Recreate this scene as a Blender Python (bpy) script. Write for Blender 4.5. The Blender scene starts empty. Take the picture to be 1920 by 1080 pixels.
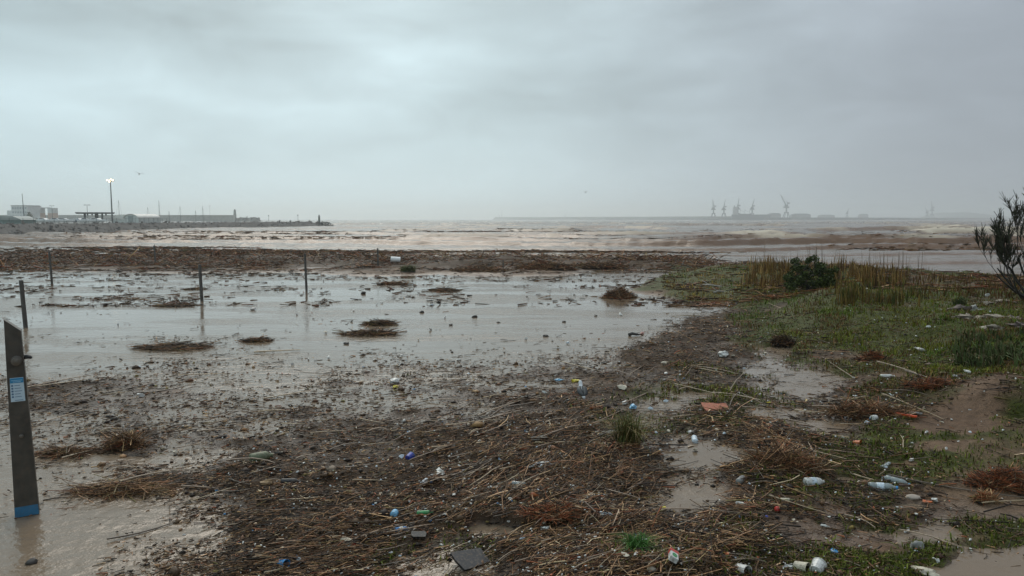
import bpy, bmesh, math, random
import numpy as np
from mathutils import Vector, Matrix, Euler

# ------------------------------------------------------------------ camera, sky, sun, exposure
scene = bpy.context.scene
COL = scene.collection
R = math.radians
H, F = 3.3, 1387.0                      # eye height (m), focal length in 1920-px units
PITCH = math.atan((540 - 411) / F)

cam_data = bpy.data.cameras.new('camera')
cam_data.sensor_width = 36.0
cam_data.lens = F / 1920 * 36.0
cam_data.clip_start = 0.1
cam_data.clip_end = 40000
cam = bpy.data.objects.new('camera', cam_data)
COL.objects.link(cam)
cam.location = (0, 0, H)
cam.rotation_euler = (math.pi / 2 - PITCH, 0, 0)
scene.camera = cam

SUN_AZ, SUN_EL = R(-12), R(42)          # behind the cloud, ahead and to the left
world = bpy.data.worlds.new('World')
scene.world = world
world.use_nodes = True
wn, wl = world.node_tree.nodes, world.node_tree.links
wn.clear()


def wmath(op, a, b=None, c=None):
    n = wn.new('ShaderNodeMath'); n.operation = op
    for i, v in enumerate((a, b, c)):
        if v is None: continue
        if isinstance(v, (int, float)): n.inputs[i].default_value = v
        else: wl.new(v, n.inputs[i])
    return n.outputs[0]


def build_sky():
    out = wn.new('ShaderNodeOutputWorld')
    sky = wn.new('ShaderNodeTexSky'); sky.sky_type = 'NISHITA'; sky.sun_disc = False
    sky.sun_elevation = SUN_EL; sky.sun_rotation = SUN_AZ
    sky.air_density = 1.0; sky.dust_density = 4.0
    bg1 = wn.new('ShaderNodeBackground'); bg1.inputs[1].default_value = 0.08
    wl.new(sky.outputs[0], bg1.inputs[0])
    tc = wn.new('ShaderNodeTexCoord')
    sep = wn.new('ShaderNodeSeparateXYZ'); wl.new(tc.outputs['Generated'], sep.inputs[0])
    x, y, z = sep.outputs
    az = wmath('ARCTAN2', x, y)
    el = z

    def gauss(a0, e0, sa, se, amp):
        u = wmath('DIVIDE', wmath('SUBTRACT', az, R(a0)), R(sa))
        v = wmath('DIVIDE', wmath('SUBTRACT', el, e0), se)
        q = wmath('ADD', wmath('MULTIPLY', u, u), wmath('MULTIPLY', v, v))
        return wmath('MULTIPLY', wmath('EXPONENT', wmath('MULTIPLY', q, -1.0)), amp)
    # cloud texture: billows flattened towards the horizon
    mp = wn.new('ShaderNodeMapping'); mp.inputs['Scale'].default_value = (2.3, 2.3, 7.0)
    mp.inputs['Location'].default_value = (3.7, 1.9, 0.4)
    wl.new(tc.outputs['Generated'], mp.inputs[0])
    n1 = wn.new('ShaderNodeTexNoise'); n1.inputs['Scale'].default_value = 2.4
    n1.inputs['Detail'].default_value = 6; n1.inputs['Roughness'].default_value = 0.5
    n1.inputs['Distortion'].default_value = 0.35
    wl.new(mp.outputs[0], n1.inputs['Vector'])
    tex = wmath('MULTIPLY', wmath('SUBTRACT', n1.outputs[0], 0.5), 0.52)
    # thin cloud to the left, thick rain cloud to the right
    mr = wn.new('ShaderNodeMapRange'); mr.interpolation_type = 'SMOOTHSTEP'
    wl.new(az, mr.inputs[0])
    mr.inputs[1].default_value = R(-6); mr.inputs[2].default_value = R(36)
    mr.inputs[3].default_value = 0.0; mr.inputs[4].default_value = 1.0
    right = mr.outputs[0]
    b = wmath('SUBTRACT', 0.69, wmath('MULTIPLY', right, 0.30))
    for g in [(-9, .195, 7, .055, .11), (-24, .155, 12, .03, .05), (-33, .115, 6, .05, .09), (-31, .235, 17, .05, -.22),
              (-14, .205, 4.5, .03, -.05), (4, .185, 8, .055, -.12), (-17, .100, 9, .022, -.06),
              (11, .125, 9, .04, -.06), (0, .085, 8, .03, .03), (-14, .0, 26, .06, .14), (0, .30, 14, .05, -.06)]:
        b = wmath('ADD', b, gauss(*g))
    tf = wmath('SUBTRACT', 1.0, wmath('MULTIPLY', right, 0.55))
    fade = wn.new('ShaderNodeMapRange'); fade.interpolation_type = 'SMOOTHSTEP'
    wl.new(el, fade.inputs[0]); fade.inputs[1].default_value = 0.01; fade.inputs[2].default_value = 0.13
    fade.inputs[3].default_value = 0.12; fade.inputs[4].default_value = 1.0
    b = wmath('ADD', b, wmath('MULTIPLY', wmath('MULTIPLY', tex, tf), fade.outputs[0]))
    zen = wn.new('ShaderNodeMapRange'); zen.interpolation_type = 'SMOOTHSTEP'      # overcast sky: brighter towards the zenith
    wl.new(el, zen.inputs[0]); zen.inputs[1].default_value = .25; zen.inputs[2].default_value = 1.0
    zen.inputs[3].default_value = 1.0; zen.inputs[4].default_value = 1.7
    b = wmath('MULTIPLY', b, zen.outputs[0])
    tint = wn.new('ShaderNodeMix'); tint.data_type = 'RGBA'
    wl.new(right, tint.inputs[0])
    tint.inputs[6].default_value = (0.79, 1.0, 1.075, 1)
    tint.inputs[7].default_value = (0.88, 1.0, 1.13, 1)
    vm = wn.new('ShaderNodeVectorMath'); vm.operation = 'SCALE'
    wl.new(tint.outputs[2], vm.inputs[0]); wl.new(b, vm.inputs['Scale'])
    bg2 = wn.new('ShaderNodeBackground'); bg2.inputs[1].default_value = 1.0
    wl.new(vm.outputs[0], bg2.inputs[0])
    mix = wn.new('ShaderNodeMixShader'); mix.inputs[0].default_value = 0.96
    wl.new(bg1.outputs[0], mix.inputs[1]); wl.new(bg2.outputs[0], mix.inputs[2])
    wl.new(mix.outputs[0], out.inputs[0])


build_sky()

sun_data = bpy.data.lights.new('sun', 'SUN')
sun_data.energy = 1.4; sun_data.angle = R(38); sun_data.color = (1.0, 0.90, 0.78)
sun = bpy.data.objects.new('sun', sun_data); COL.objects.link(sun)
sd = Vector((math.sin(SUN_AZ) * math.cos(SUN_EL), math.cos(SUN_AZ) * math.cos(SUN_EL), math.sin(SUN_EL)))
sun.rotation_euler = sd.to_track_quat('Z', 'Y').to_euler()

vs = scene.view_settings
scene.display_settings.display_device = 'sRGB'
vs.view_transform = 'Standard'; vs.look = 'None'; vs.exposure = 0.0; vs.gamma = 1.0
vs.use_curve_mapping = False
cy = scene.cycles
cy.use_denoising = True
cy.max_bounces = 5; cy.diffuse_bounces = 2; cy.glossy_bounces = 3; cy.transmission_bounces = 3
cy.volume_bounces = 2; cy.transparent_max_bounces = 6
cy.caustics_reflective = False; cy.caustics_refractive = False
cy.sample_clamp_indirect = 4.0

rng = np.random.default_rng(7)
random.seed(7)

# ------------------------------------------------------------------ where things stand (photograph geometry -> metres)
CP, SP = math.cos(PITCH), math.sin(PITCH)


def ray(px, py):
    u, v = (px - 960) / F, (540 - py) / F
    return u, CP + v * SP, -SP + v * CP


def gp(px, py, z=0.0):
    dx, dy, dz = ray(px, py)
    t = (z - H) / dz
    return np.stack([np.broadcast_to(dx * t, np.shape(t)), dy * t], -1) if isinstance(t, np.ndarray) else (dx * t, dy * t)


def at(px, py, d):
    """point at forward distance d (m) behind photo point px, py"""
    dx, dy, dz = ray(px, py)
    t = d / dy
    return Vector((dx * t, d, H + dz * t))


def proj0(x, y):
    """photo coordinates of the level-ground point x, y"""
    y = np.maximum(y, 0.6)
    f = y * CP + H * SP
    w = y * SP - H * CP
    return 960 + F * x / f, 540 - F * w / f


def hash2(ix, iy, seed):
    n = (ix.astype(np.int64) * 374761393 + iy.astype(np.int64) * 668265263 + seed * 1442695041) & 0xffffffff
    n = ((n ^ (n >> 13)) * 1274126177) & 0xffffffff
    return ((n ^ (n >> 16)) & 0xffff) / 65535.0


def vnoise(x, y, seed=0):
    x = np.asarray(x, float); y = np.asarray(y, float)
    ix, iy = np.floor(x), np.floor(y)
    fx, fy = x - ix, y - iy
    fx = fx * fx * fx * (fx * (fx * 6 - 15) + 10); fy = fy * fy * fy * (fy * (fy * 6 - 15) + 10)
    a, b = hash2(ix, iy, seed), hash2(ix + 1, iy, seed)
    c, d = hash2(ix, iy + 1, seed), hash2(ix + 1, iy + 1, seed)
    return (a + (b - a) * fx) * (1 - fy) + (c + (d - c) * fx) * fy


def fbm(x, y, seed=0, octv=4, gain=0.5):
    s, a, t = 0.0, 1.0, 0.0
    for k in range(octv):
        s = s + a * vnoise(x * 2 ** k + 17.3 * k, y * 2 ** k - 9.1 * k, seed + k); t += a; a *= gain
    return s / t


def sstep(a, b, x):
    t = np.clip((x - a) / (b - a), 0, 1)
    return t * t * (3 - 2 * t)


def idw(pts, qx, qy, p=3.0, soft=18.0):
    num = np.zeros_like(qx); den = np.zeros_like(qx)
    kx = .45 * np.clip((qy - 440) / 260, .03, 1); ky = 2.6 + 18 * np.clip((560 - qy) / 80, 0, 1)
    if qx.size < 64:
        A = np.array(pts, float)
        w = 1.0 / ((qx[:, None] - A[:, 0]) ** 2 * kx[:, None] + (qy[:, None] - A[:, 1]) ** 2 * ky[:, None] + soft * soft) ** 2
        return (w * A[:, 2]).sum(1) / w.sum(1)
    for (a, b, v) in pts:
        w = (qx - a) ** 2 * kx + (qy - b) ** 2 * ky + soft * soft
        w = 1.0 / (w * w)
        num += w * v; den += w
    return num / den


# ground heights: (photo x, photo y, height) as seen
HP = []
for x, y in [(0, 560), (200, 560), (400, 580), (600, 580), (800, 570), (1000, 560), (1150, 535), (1200, 600), (1000, 620), (700, 645),
             (400, 640), (150, 660), (0, 680), (1250, 575), (500, 530), (200, 528), (0, 528), (850, 532), (1050, 530), (1180, 522),
             (600, 610), (900, 650), (-300, 600), (-300, 700), (530, 668), (1090, 650), (1305, 583), (1350, 579)]:
    HP.append((x, y, -.16))
HP += [(100, 745, .0), (300, 722, .0), (480, 735, -.03), (250, 830, -.02), (100, 820, -.06), (450, 815, -.01), (700, 720, -.012),
       (900, 722, -.008), (1050, 705, .0), (650, 800, -.005), (850, 800, .0), (60, 1000, -.12), (150, 1060, -.1), (200, 945, -.07),
       (90, 900, -.07), (260, 900, -.03), (400, 960, -.005), (300, 1060, -.02), (550, 900, .01), (750, 880, .02), (950, 860, .04),
       (1100, 800, .05), (1150, 725, .04), (1250, 665, .05), (1330, 612, .04), (1400, 585, .05), (-200, 900, -.08), (-200, 1100, -.08),
       (600, 1050, .05), (720, 1000, .05), (860, 1062, -.01), (790, 1072, -.03), (950, 1010, .03), (1050, 950, .1), (1100, 1050, .1),
       (1300, 862, -.03), (1350, 858, -.03), (1280, 940, -.04), (1310, 925, -.04), (1410, 900, .1), (1450, 830, .08), (1350, 785, .05), (1250, 760, -.02),
       (1440, 690, -.012), (1520, 725, -.03), (1490, 718, -.02), (1400, 660, .05), (1470, 778, -.015), (1545, 795, -.03), (1350, 1030, .08), (1500, 1010, .03),
       (1600, 900, .07), (1620, 850, .09), (1700, 780, .12), (1800, 800, .14), (1850, 880, .12), (1690, 950, .07), (1750, 985, .0),
       (1720, 1010, .0), (1850, 990, .06), (1830, 1072, -.05), (1910, 1068, -.05), (1860, 1120, -.05), (1750, 1045, .04), (1640, 1020, .05), (1600, 1060, .06),
       (1000, 1300, .1), (1400, 1300, .1), (600, 1300, .05), (2100, 1000, .1), (2100, 800, .25), (200, 1300, -.05),
       (1600, 655, .16), (1700, 680, .22), (1800, 700, .3), (1900, 722, .42), (1900, 800, .2), (1880, 645, .4), (1500, 625, .12),
       (1550, 592, .32), (1650, 582, .5), (1750, 592, .5), (1900, 602, .55), (1600, 545, .65), (1700, 548, .55), (1800, 545, .5),
       (1900, 552, .5), (2100, 560, .5), (2100, 640, .5), (1350, 562, .12), (1300, 545, .22), (1285, 518, .34), (1400, 535, .46), (1380, 503, .55), (1320, 520, .42),
       (1450, 497, .7), (1550, 502, .75), (1620, 507, .65), (1700, 513, .5), (1800, 517, .4), (1890, 522, .35), (2100, 525, .35)]
for x, y, z in [(-300, 482, .2), (0, 482, .2), (150, 482, .25), (300, 482, .3), (450, 482, .3), (600, 484, .3), (750, 488, .25), (900, 490, .22), (1020, 492, .3),
                (1150, 492, .22), (1250, 492, .22),
                (-200, 505, -.03), (0, 505, -.03), (150, 500, .05), (300, 500, .05), (450, 500, .05), (600, 500, .04), (750, 505, .07), (900, 512, .03), (1020, 512, .05),
                (1150, 508, -.02)]:
    HP.append((x, y, z))
HP = [(x, y, z * 1.22 if (x > 1340 and z >= .3) else z) for x, y, z in HP]
_q = []
for x, y, z in HP:
    wx, wy = gp(x, y, z)
    a, b = proj0(np.array(wx), np.array(wy))
    _q.append((float(a), float(b), z))
for x in range(-400, 1300, 150):
    _q += [(x, 470, -.7), (x, 462, -1.5)]
_q += [(1290, 478, -.6), (1400, 494, -.5), (1500, 500, -.6), (1600, 503, -.6), (1750, 511, -.6), (1900, 514, -.6), (2100, 514, -.6),
       (1400, 470, -1.5), (1600, 470, -1.5), (1800, 470, -1.5), (2100, 470, -1.5)]
HQ = _q
# cover of washed-up reeds and twigs, 0..1
CQ = [(x, y, .0) for x, y in [(0, 560), (150, 610), (300, 600), (100, 670), (400, 600), (-300, 640), (60, 1000), (110, 1060), (0, 1040), (0, 900)]]
CQ += [(500, 600, .0), (700, 575, .0), (900, 585, .0), (1100, 575, .0), (1100, 600, .0), (1230, 585, .0), (600, 650, .05), (800, 640, .03), (1000, 640, .03), (1000, 600, .0), (800, 600, .01), (1180, 600, .0), (700, 550, .0), (950, 560, .0),
       (1150, 630, .02), (520, 560, .0), (300, 540, .0), (850, 540, .03), (1050, 545, .03), (1200, 550, .04), (240, 660, .03), (400, 545, .0), (620, 535, .03), (150, 545, .0),
       (310, 650, .2), (450, 665, .28), (480, 690, .3), (560, 690, .15), (100, 752, .75), (230, 722, .8), (320, 705, .7), (400, 720, .5), (500, 725, .48), (650, 708, .62),
       (760, 702, .75), (900, 708, .7), (1000, 700, .68), (1100, 690, .72), (1190, 672, .85), (1260, 645, .9), (1320, 610, .85), (1400, 590, .8),
       (60, 800, .35), (150, 850, .5), (250, 832, .85), (350, 850, .35), (400, 800, .55), (600, 780, .72), (800, 780, .72), (1000, 770, .8), (1100, 760, .95),
       (100, 900, .2), (160, 880, .2), (200, 940, .15), (180, 990, .1), (250, 905, .6), (350, 930, .6), (280, 960, .2), (250, 1010, .25), (350, 1000, .6), (330, 1060, .6), (200, 1060, .2),
       (500, 900, .85), (700, 850, .88), (900, 850, .97), (1100, 850, 1), (500, 1000, .88), (450, 1060, .7), (600, 950, .95), (650, 1050, .95),
       (800, 950, 1), (800, 1040, .6), (870, 1060, .55), (950, 1000, .9), (1050, 950, 1), (1100, 1050, 1), (1200, 900, .95), (1250, 840, .8), (1310, 860, .25),
       (1290, 935, .2), (1400, 880, 1), (1450, 830, .95), (1500, 870, .95), (1350, 980, .9), (1250, 1020, .95), (1400, 1050, .85), (1500, 1030, .45), (1550, 960, .6),
       (1600, 900, .65), (1350, 780, .75), (1250, 760, .5), (1300, 720, .75), (1400, 660, .75), (1460, 700, .4), (1530, 725, .35), (1500, 780, .5), (1560, 790, .4),
       (1580, 760, .75), (1630, 790, .85), (1650, 840, .5), (1700, 700, .3), (1780, 740, .35), (1850, 760, .25), (1750, 820, .12), (1850, 830, .12), (1700, 900, .4), (1800, 900, .2), (1720, 950, .45),
       (1800, 960, .15), (1850, 1000, .2), (1700, 1030, .25), (1620, 1020, .35), (1860, 1060, .05), (1550, 650, .6), (1650, 660, .45), (1750, 640, .25), (1850, 650, .15),
       (1500, 600, .4), (1600, 570, .2), (1750, 570, .25), (1400, 545, .25), (1330, 562, .45), (1280, 545, .55), (1300, 535, .15), (1350, 545, .15), (1320, 522, .1), (1450, 520, .15), (1850, 560, .5), (1750, 540, .5), (1880, 535, .6), (1700, 528, .5)]
for x in range(-300, 1300, 75):
    CQ += [(x, 486, 1.0), (x, 497, 1.0), (x, 507, .6), (x, 515, .25), (x, 476, .7), (x, 524, .08)]
CQ += [(x, 468, .0) for x in range(-300, 1400, 150)] + [(800, 472, .5), (950, 476, .7), (1100, 480, .7)]


PUDDLES = [(1315, 862, 100, 30), (1285, 940, 68, 30), (1500, 722, 80, 22), (1540, 800, 62, 13), (1445, 778, 60, 9), (1250, 763, 45, 12), (1450, 662, 36, 12), (1858, 1080, 98, 36), (862, 1064, 62, 20),
           (930, 1002, 55, 15), (795, 1078, 42, 18), (1735, 1003, 62, 13), (1690, 953, 40, 8), (90, 1035, 120, 75), (225, 962, 75, 18), (165, 907, 75, 13), (240, 862, 60, 10), (330, 1000, 60, 14), (1480, 700, 60, 9), (1300, 742, 50, 8), (1600, 905, 40, 8)]
MUDS = [(1500, 1000, 85, 30), (1640, 1020, 70, 26), (1790, 808, 85, 22), (1860, 935, 90, 20), (1890, 965, 70, 18), (1760, 850, 60, 10), (1700, 880, 60, 12), (1560, 965, 40, 10)]


def blotch(L, x, y, qx, qy):
    m = np.zeros_like(qx)
    w = (fbm(x * 1.9, y * 1.5, 171, 4) - .5) * 1.7 + (fbm(x * 6, y * 5, 177, 3) - .5) * .7
    for a, b, rx, ry in L:
        d = np.sqrt(((qx - a) / rx) ** 2 + ((qy - b) / ry) ** 2)
        m = np.maximum(m, sstep(1.18, .72, d + w))
    return m


def cover_at(x, y):
    qx, qy = proj0(x, y)
    c = idw(CQ, qx, qy)
    n = fbm(x * .55, y * .9, 31, 4) - .5
    n2 = fbm(x * 2.2, y * 3.0, 37, 3) - .5
    c = np.clip(c + (n * 1.1 + n2 * .7) * np.clip(c * (1.25 - c), 0, 1) * 1.6, 0, 1)
    return c * (1 - .86 * blotch(PUDDLES, x, y, qx, qy)) * (1 - .6 * blotch(MUDS, x, y, qx, qy))


# greenness of the low plants, 0..1 (photo coordinates of level ground)
GQ = [(x, y, 0) for x, y in [(0, 600), (300, 700), (300, 900), (600, 800), (600, 1000), (900, 800), (900, 950), (1050, 880), (1100, 700), (1250, 640), (1200, 560), (300, 1050), (1000, 1060),
                            (1300, 850), (1300, 930), (1450, 840), (1120, 1000), (1750, 960), (1830, 1070), (1640, 1030), (1850, 930), (1500, 730), (1560, 800), (1300, 600)]]
GQ += [(x, q, 0) for x in range(-300, 1260, 120) for q in (480, 492, 505, 520)] + [(1270, 485, .1)]
GQ += [(1295, 530, .9), (1320, 522, 1), (1300, 545, .6), (1340, 550, .8), (1370, 515, 1)]
GQ += [(1350, 525, .9), (1420, 530, .9), (1500, 540, .9), (1400, 555, .7), (1500, 570, .85), (1450, 590, .5), (1600, 580, .7), (1600, 610, 1), (1550, 640, .7), (1700, 600, .9),
       (1700, 650, .9), (1800, 640, 1), (1900, 680, 1), (1850, 710, .9), (1880, 620, .9), (1780, 700, .6), (1700, 700, .45), (1850, 760, .15), (1700, 760, .2), (1800, 780, .25), (1900, 780, .5), (1750, 830, .35),
       (1680, 850, .8), (1750, 860, .9), (1820, 850, .5), (1650, 870, .7), (1620, 950, .5), (1480, 960, .5), (1520, 990, .6), (1400, 1000, .4), (1480, 1020, .5), (1600, 1060, .95), (1700, 1050, .9),
       (1650, 1075, .7), (1790, 1000, .6), (1880, 1010, .8), (1900, 950, .6), (1850, 900, .4), (1300, 1060, .4), (1200, 1070, .3), (830, 1050, .35), (760, 1070, .4), (1330, 740, .35), (1380, 770, .4), (1280, 790, .35), (1450, 735, .35), (1550, 830, .5), (1600, 850, .5), (1560, 700, .3),
       (1300, 1010, .2), (1700, 540, .35), (1850, 550, .2), (1700, 990, .5), (1420, 690, .25)]


def green_at(x, y):
    qx, qy = proj0(x, y)
    g = idw(GQ, qx, qy)
    n = fbm(x * .8, y * 1.1, 61, 4) - .5
    g = np.clip(g * (1 + n * 1.6) + n * .35 * (g > .03), 0, 1)
    return g * (1 - .72 * blotch(MUDS, x, y, qx, qy))


def ground_z(x, y, c=None):
    x = np.asarray(x, float); y = np.asarray(y, float)
    qx, qy = proj0(x, y)
    z = idw(HQ, qx, qy, p=3.2, soft=12)
    if c is None: c = cover_at(x, y)
    near = sstep(60, 30, y)
    z = z + (fbm(x * 1.3, y * 1.3, 5, 4) - .5) * .10 * near * sstep(-.12, .02, z)
    z = z + (fbm(x * 7, y * 7, 9, 3) - .5) * .045 * near * sstep(-.08, .0, z)
    z = z + (c - .5) * .05 * near * sstep(-.15, -.02, z)
    z = z + ((fbm(x * .5, y * .5, 13, 3) - .5) * .38 + (fbm(x * 1.6, y * 1.6, 15, 3) - .5) * .16) * sstep(.12, .5, z)
    pud = blotch(PUDDLES, x, y, qx, qy)
    rn = fbm(x * .8 + y * .35, y * .9 - x * .3, 23, 3)
    z = z + (1 - np.abs(2 * rn - 1)) ** 4 * .09 * sstep(.6, .95, c) * near
    z = z * (1 - pud) + np.minimum(z, -.035 + (fbm(x * 5, y * 5, 29, 2) - .5) * .07) * pud
    bank = sstep(40, 46, y) * sstep(.0, .15, z) * sstep(1400, 1200, qx)
    z = z + bank * (fbm(x * .45, y * .8, 19, 3) - .42) * .7
    far = sstep(72, 120, y)
    z = z * (1 - far) - 2.5 * far
    return np.where(y > 300, -6.0, z)


def gz(x, y):
    return float(ground_z(np.array([x]), np.array([y]))[0])


def spot(px, py, water=True):
    """3-D point of the ground (or the flood on it) seen at px, py"""
    z = 0.05
    for _ in range(7):
        x, y = gp(px, py, z)
        g = gz(x, y)
        if water: g = max(g, 0.0)
        z = z * .5 + g * .5
    x, y = gp(px, py, z)
    return Vector((x, y, z))


# ------------------------------------------------------------------ materials
def nmat(name):
    m = bpy.data.materials.new(name); m.use_nodes = True
    nt = m.node_tree
    return m, nt.nodes, nt.links, nt.nodes['Principled BSDF']


MATS = {}


def mat(name, col, rough=.55, var=.25, scale=6.0, bump=.15, metal=0.0, spec=.5, trans=0.0, dirt=0.0, emit=None, coat=0.0):
    """plain procedural material: colour broken by noise, fine relief, mud film"""
    if name in MATS: return MATS[name]
    m, N, L, b = nmat(name)
    tc = N.new('ShaderNodeTexCoord')
    n = N.new('ShaderNodeTexNoise'); n.inputs['Scale'].default_value = scale; n.inputs['Detail'].default_value = 5
    L.new(tc.outputs['Object'], n.inputs['Vector'])
    r = N.new('ShaderNodeValToRGB')
    c = np.array(col)
    r.color_ramp.elements[0].position = .3; r.color_ramp.elements[1].position = .7
    r.color_ramp.elements[0].color = (*np.clip(c * (1 - var), 0, 1), 1)
    r.color_ramp.elements[1].color = (*np.clip(c * (1 + var * .6), 0, 1), 1)
    L.new(n.outputs[0], r.inputs[0])
    src = r.outputs[0]
    if dirt > 0:
        n2 = N.new('ShaderNodeTexNoise'); n2.inputs['Scale'].default_value = scale * 2.3; n2.inputs['Detail'].default_value = 6
        L.new(tc.outputs['Object'], n2.inputs['Vector'])
        mr = N.new('ShaderNodeMapRange'); mr.inputs[1].default_value = .48; mr.inputs[2].default_value = .72
        mr.inputs[4].default_value = dirt
        L.new(n2.outputs[0], mr.inputs[0])
        mx = N.new('ShaderNodeMix'); mx.data_type = 'RGBA'
        L.new(mr.outputs[0], mx.inputs[0]); L.new(src, mx.inputs[6]); mx.inputs[7].default_value = (.11, .08, .055, 1)
        src = mx.outputs[2]
    L.new(src, b.inputs['Base Color'])
    b.inputs['Roughness'].default_value = rough; b.inputs['Metallic'].default_value = metal
    b.inputs['Specular IOR Level'].default_value = spec
    b.inputs['Transmission Weight'].default_value = trans
    b.inputs['Coat Weight'].default_value = coat
    if emit:
        b.inputs['Emission Color'].default_value = (*emit[0], 1); b.inputs['Emission Strength'].default_value = emit[1]
    if bump:
        bp = N.new('ShaderNodeBump'); bp.inputs['Strength'].default_value = bump; bp.inputs['Distance'].default_value = .02
        L.new(n.outputs[0], bp.inputs['Height']); L.new(bp.outputs[0], b.inputs['Normal'])
    MATS[name] = m
    return m


def vcol_mat(name, rough=.45, spec=.5, scale=40, var=.35, attr='Col', translucent=0.0):
    """colour from the mesh's own colour layer, broken by fine noise"""
    if name in MATS: return MATS[name]
    m, N, L, b = nmat(name)
    a = N.new('ShaderNodeAttribute'); a.attribute_name = attr
    tc = N.new('ShaderNodeTexCoord')
    n = N.new('ShaderNodeTexNoise'); n.inputs['Scale'].default_value = scale; n.inputs['Detail'].default_value = 4
    L.new(tc.outputs['Object'], n.inputs['Vector'])
    mr = N.new('ShaderNodeMapRange'); mr.inputs[1].default_value = .3; mr.inputs[2].default_value = .7
    mr.inputs[3].default_value = 1 - var; mr.inputs[4].default_value = 1 + var
    L.new(n.outputs[0], mr.inputs[0])
    vm = N.new('ShaderNodeVectorMath'); vm.operation = 'SCALE'
    L.new(a.outputs['Color'], vm.inputs[0]); L.new(mr.outputs[0], vm.inputs['Scale'])
    L.new(vm.outputs[0], b.inputs['Base Color'])
    b.inputs['Roughness'].default_value = rough; b.inputs['Specular IOR Level'].default_value = spec
    MATS[name] = m
    return m


# ------------------------------------------------------------------ mesh helpers
def mesh_np(name, verts, faces, cols=None, smooth=False):
    """verts (N,3), faces list of arrays (M,k) with one k each"""
    me = bpy.data.meshes.new(name)
    verts = np.asarray(verts, np.float32)
    if not isinstance(faces, (list, tuple)): faces = [faces]
    faces = [np.asarray(f, np.int32) for f in faces]
    me.vertices.add(len(verts)); me.vertices.foreach_set('co', verts.ravel())
    nl = sum(f.size for f in faces); nf = sum(len(f) for f in faces)
    me.loops.add(nl); me.polygons.add(nf)
    me.loops.foreach_set('vertex_index', np.concatenate([f.ravel() for f in faces]))
    tot = np.concatenate([np.full(len(f), f.shape[1], np.int32) for f in faces])
    start = np.concatenate([[0], np.cumsum(tot)[:-1]]).astype(np.int32)
    me.polygons.foreach_set('loop_start', start)
    if smooth: me.polygons.foreach_set('use_smooth', np.ones(nf, bool))
    me.update(calc_edges=True)
    if cols is not None:
        cols = np.asarray(cols, np.float32)
        if cols.shape[1] == 3: cols = np.concatenate([cols, np.ones((len(cols), 1), np.float32)], 1)
        ca = me.color_attributes.new('Col', 'FLOAT_COLOR', 'POINT')
        ca.data.foreach_set('color', cols.ravel())
    return me


def obj(name, me, m=None, parent=None, loc=None, rot=None):
    o = bpy.data.objects.new(name, me); COL.objects.link(o)
    if m is not None and me is not None and not me.materials: me.materials.append(m)
    if parent is not None: o.parent = parent
    if loc is not None: o.location = loc
    if rot is not None: o.rotation_euler = rot
    return o


def tag(o, label, cat, group=None, kind=None):
    if label: o['label'] = label
    if cat: o['category'] = cat
    if group: o['group'] = group
    if kind: o['kind'] = kind
    return o


def thing(name, label, cat, loc=(0, 0, 0), rot=(0, 0, 0), group=None):
    o = bpy.data.objects.new(name, None); COL.objects.link(o)
    o.location = loc; o.rotation_euler = rot; o.empty_display_size = .1
    return tag(o, label, cat, group)


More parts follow.
